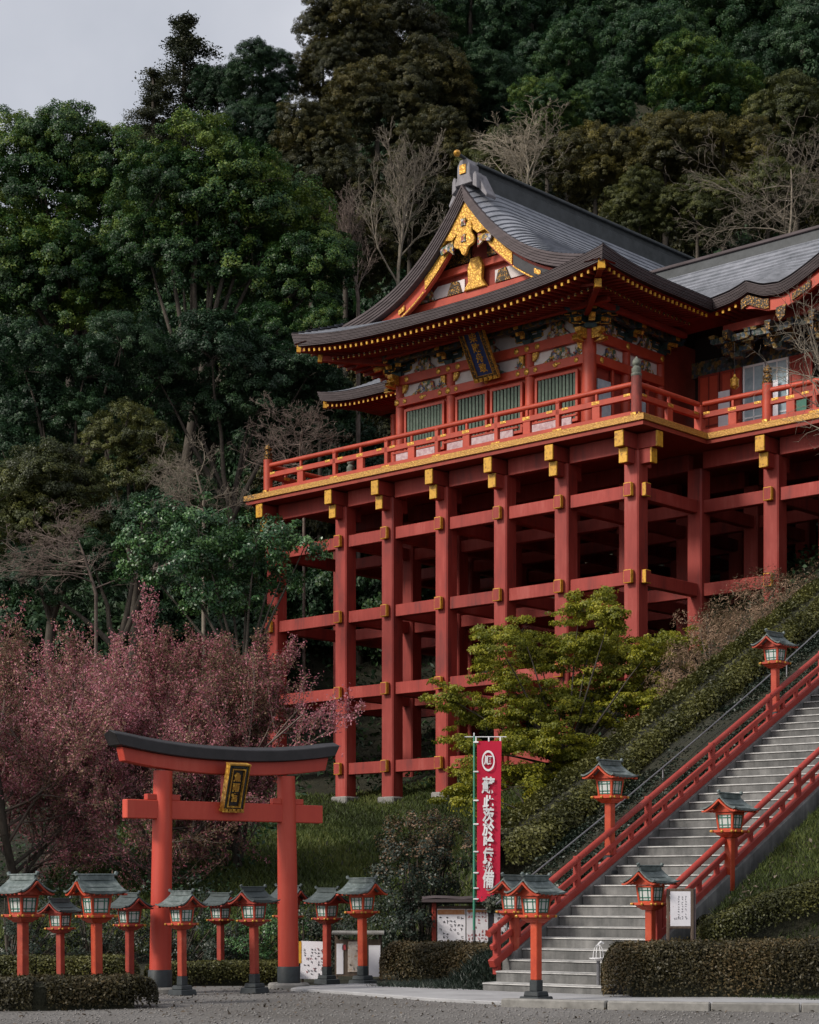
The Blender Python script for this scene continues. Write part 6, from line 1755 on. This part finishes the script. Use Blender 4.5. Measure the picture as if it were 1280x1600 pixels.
conifer('shorter dark conifer just left of the slender cedar against the sky', 240, 112, 330, 122, 130, PCd)
forest_tree('round blue green tree crown against the sky right of the slender cedar', 'blue', 395, 128, 68, 119)
forest_tree('blue green crown below the round one against the dark wood', 'blue', 385, 215, 70, 116)
forest_tree('small round crown tucked between the slender cedar and the round tree', 'blue', 340, 140, 42, 121)
for lbl, u, v, rp, D in (('rusty cedar rising from the top edge of the picture nearest the sky', 540, 45, 75, 122), ('rusty crown bulging left below the one nearest the sky', 505, 115, 62, 120), ('broad rusty cedar at the top edge above the vase shaped bare tree', 610, 60, 90, 126),
                           ('rusty cedar crown behind the top of the vase shaped bare tree', 590, 165, 85, 118), ('rusty cedar crown above the left end of the roof ridge', 675, 130, 80, 120), ('dim rusty crown between the camphor tree and the bare trees', 500, 225, 72, 114),
                           ('dim rusty crown behind the grey bare tree', 540, 300, 75, 110), ('rusty crown left of the ridge ornament', 680, 230, 75, 112)):
    forest_tree(lbl, 'rusty', u, v, rp, D, name='cedar_tree')
for lbl, k, u, v, rp, D in (('dark evergreen crown at the top edge, above the ridge ornament', 'deep', 735, 40, 92, 134), ('broad dark evergreen at the top edge near the middle', 'deep', 830, 35, 110, 138), ('bulging evergreen crown below the broad dark one', 'deep', 890, 110, 90, 128),
                            ('evergreen crown behind the pale bare tree', 'blue', 745, 150, 80, 122), ('brighter green crown above the middle of the roof ridge', 'camphor', 855, 175, 62, 114), ('small green crown right of the brighter one', 'deep', 945, 165, 58, 118),
                            ('large glossy green crown at the top, right of centre', 'deep', 1030, 85, 92, 124), ('towering bright green crown at the upper right', 'camphor', 1100, 140, 95, 118), ('dark crown at the top right behind the towering green one', 'deep', 1180, 40, 120, 130),
                            ('large dark evergreen in the top right corner', 'blue', 1255, 90, 110, 122), ('olive evergreen at the right edge above the bare tree', 'olive', 1245, 190, 80, 112), ('evergreen crown at the top between two darker ones', 'blue', 960, 20, 90, 140),
                            ('yellow brown scrub tree behind the middle of the ridge', 'brown', 930, 260, 80, 106), ('rusty yellow scrub tree above the right end of the ridge', 'brown', 1040, 245, 85, 106), ('yellow brown scrub tree under the towering green crown', 'brown', 1130, 250, 85, 106),
                            ('low olive scrub tree directly behind the ridge', 'olive', 1000, 320, 62, 100), ('low scrub tree above the joint of the two roofs', 'olive', 1090, 330, 66, 99), ('scrub tree behind the pale bare tree at the right edge', 'olive', 1200, 310, 75, 100),
                            ('olive tree behind the left half of the roof ridge', 'olive', 790, 260, 75, 106), ('dim rusty tree behind the trunk of the vase shaped bare tree', 'rusty', 640, 350, 85, 106), ('dim rusty tree close behind the left roof slope', 'rusty', 560, 400, 70, 102),
                            ('dim evergreen crown beside the left roof tip', 'blue', 500, 620, 60, 96), ('dim evergreen below the left roof tip', 'blue', 445, 690, 52, 92)):
    forest_tree(lbl, k, u, v, rp, D)
# the rest of the wood: looks alike, fills the hill
def skyline(u):
    return float(np.interp(u, [-200, 0, 190, 215, 330, 350, 460, 480, 530], [195, 205, 205, 160, 150, 100, 110, 60, -400]))
nfill = 0
for D in (86, 91, 97, 103, 109, 115, 122, 130, 139, 149, 160, 172):
    w = 0.30 * D; stp = 5.6 + (D - 88) * 0.03
    x = -w + rf_.uniform(0, stp)
    while x < w:
        xx, dd = x + rf_.uniform(-1.5, 1.5), D + rf_.uniform(-3, 3)
        x += stp
        u = U0 + F * xx / dd
        lp = Vector((xx, dd, 0)) - SC0; lx, ly = lp.dot(SX), lp.dot(SY)
        if -24 < lx < 16 and ly < 21: continue
        g = gz(xx, dd); r = rf_.uniform(3.2, 5.0); zc = g + r * rf_.uniform(0.55, 0.9)
        v = VH - F * (zc - CH) / dd; vt = VH - F * (zc + r - CH) / dd
        if v < -260 or vt < skyline(u): continue
        kind = 'brown' if (u > 880 and 190 < v < 400) else rf_.choice(['deep', 'blue', 'blue', 'deep', 'rusty'] if u > 460 else ['deep', 'blue', 'camphor', 'blue'])
        kn = {'brown': 'yellow brown scrub', 'deep': 'deep green', 'blue': 'blue green', 'rusty': 'rusty', 'camphor': 'bright green'}[kind] + ' trees filling the ' + ('left' if u < 460 else 'right') + ' of the wooded hillside'
        o = forest_tree('one of the dim ' + kn, kind, u, v, r * F / dd, dd, group='dim ' + kn)
        nfill += 1
print('fill trees', nfill)

# ------------------------------------------------------------------ uncountable ground cover
def scatter(xs, ys, n, rg):
    return rg.uniform(xs[0], xs[1], n), rg.uniform(ys[0], ys[1], n)
def grass_mesh(name, X, Y, Hh, rg, mat, wid=0.012, lean=0.5):
    n = len(X); Z = ground_np(X, Y)
    a = rg.uniform(0, 2 * PI, n); h = Hh * rg.uniform(0.5, 1.3, n); w = wid * rg.uniform(0.7, 1.4, n)
    b0 = np.stack([X, Y, Z - 0.03], 1); s = np.stack([np.cos(a) * w, np.sin(a) * w, np.zeros(n)], 1)
    tip = b0 + np.stack([rg.normal(size=n) * lean * h, rg.normal(size=n) * lean * h, h], 1)
    V = np.stack([b0 - s, b0 + s, tip], 1).reshape(-1, 3)
    t = np.clip(0.35 + 0.35 * np.sin(X * 0.8) * np.sin(Y * 0.5 + X) + rg.normal(size=n) * 0.18, 0, 1)
    return np_mesh(name, V, np.arange(3 * n).reshape(-1, 3), M[mat], t)
rg = np.random.default_rng(21)
X, Y = scatter((-9, 5.5), (39, 76), 110000, rg)
rel = (X - B0.x) * BX.x + (Y - B0.y) * BX.y
k = (np.abs(X) < 0.23 * Y) & (rel < -3.4)
tag(inst('bank_grass', grass_mesh('bank_grass', X[k], Y[k], 0.17, rg, 'grass', 0.03)), 'rough green grass on the bank below the stage', 'grass', kind='stuff')
w = rg.uniform(2.75, 9.0, 80000); t = rg.uniform(0.6, 11.0, 80000)
X = B0.x + BX.x * w + BY.x * t; Y = B0.y + BX.y * w + BY.y * t
tag(inst('slope_grass', grass_mesh('slope_grass', X, Y, 0.11, rg, 'grass', 0.014)), 'short green grass on the slope right of the stairs', 'grass', kind='stuff')
w = rg.uniform(3.0, 8.5, 1500); t = rg.uniform(1.5, 9.0, 1500); kk = rg.random(1500) < np.clip(0.5 + 0.6 * np.sin(w * 1.7) * np.cos(t * 1.1), 0, 1); w, t = w[kk], t[kk]
X = B0.x + BX.x * w + BY.x * t; Y = B0.y + BX.y * w + BY.y * t
V, Q = leaf_quads(rg, np.stack([X, Y, ground_np(X, Y) + 0.07], 1), rg.normal(size=(len(X), 3)) * 0.5 + np.array([0, 0, 1]), 0.09, 0.05)
tag(inst('dry_leaf_litter', np_mesh('dry_leaf_litter', V, Q, M['litter'], rg.random(len(X)))), 'pale dry leaves scattered on the right slope', 'leaf litter', kind='stuff')
n = 60000
Y = rg.uniform(42, 175, n); X = rg.uniform(-0.26, 0.26, n) * Y
lx = (X - SC0.x) * SX.x + (Y - SC0.y) * SX.y; ly = (X - SC0.x) * SY.x + (Y - SC0.y) * SY.y
rel = (X - B0.x) * BX.x + (Y - B0.y) * BX.y
k = (Y > 80) | (X < -4) | ((ly > 1) & (rel < -4))
X, Y = X[k], Y[k]
V, Q = leaf_quads(rg, np.stack([X, Y, ground_np(X, Y) + rg.uniform(0.05, 0.7, len(X))], 1), rg.normal(size=(len(X), 3)) * 0.6 + np.array([0, 0, 0.8]), np.interp(Y, [42, 62, 80, 120], [0.10, 0.24, 0.30, 0.38]), np.interp(Y, [42, 62, 80, 120], [0.06, 0.13, 0.15, 0.18]))
tag(inst('undergrowth', np_mesh('undergrowth', V, Q, M['leaf_blue'], rg.random(len(X)))), 'dark low undergrowth covering the wooded hillside', 'undergrowth', kind='stuff')
# moss and short weeds where the hedges and lantern feet meet the gravel
X, Y = scatter((-6.4, 6.4), (25.9, 33.5), 60000, rg)
cx1 = np.minimum.reduce([np.abs(Y - (27.0 + 0.0 * X)) + 10 * (X > -3.6), np.hypot((X - 1.89) / 1.6, Y - 28.0), np.abs(Y - 29.0) + 10 * (X < 2.6), np.hypot((X - 0.7) / 2.4, Y - 34.2)])
k = cx1 < rg.random(len(X)) * 0.42
tag(inst('ground_moss', grass_mesh('ground_moss', X[k], Y[k], 0.03, rg, 'grass', 0.012, 0.9)), 'short moss along the hedge feet and lantern plinths', 'moss', kind='stuff')
# fallen leaves blown onto the forecourt
n = 900
X = rg.uniform(-6.5, 6.5, n); Y = 22 + 11 * rg.random(n) ** 0.7
V, Q = leaf_quads(rg, np.stack([X, Y, np.full(n, 0.055) + 0.0 * X], 1) - np.array([0, 0, 0.035]), rg.normal(size=(n, 3)) * 0.35 + np.array([0, 0, 1]), 0.065, 0.035)
tag(inst('fallen_leaves', np_mesh('fallen_leaves', V, Q, M['litter'], rg.random(n) * 0.7)), 'brown fallen leaves blown over the gravel forecourt', 'leaves', kind='stuff')

# low grass and weeds on the bare triangle between the banner hedge and the first steps
w = rg.uniform(-2.4, -0.1, 14000); t = rg.uniform(0.0, 4.2, 14000)
X = B0.x + BX.x * w + BY.x * t; Y = B0.y + BX.y * w + BY.y * t
tag(inst('verge_weeds', grass_mesh('verge_weeds', X, Y, 0.14, rg, 'leaf_shrub', 0.016, 0.8)), 'dark low weeds beside the first steps of the staircase', 'weeds', kind='stuff')
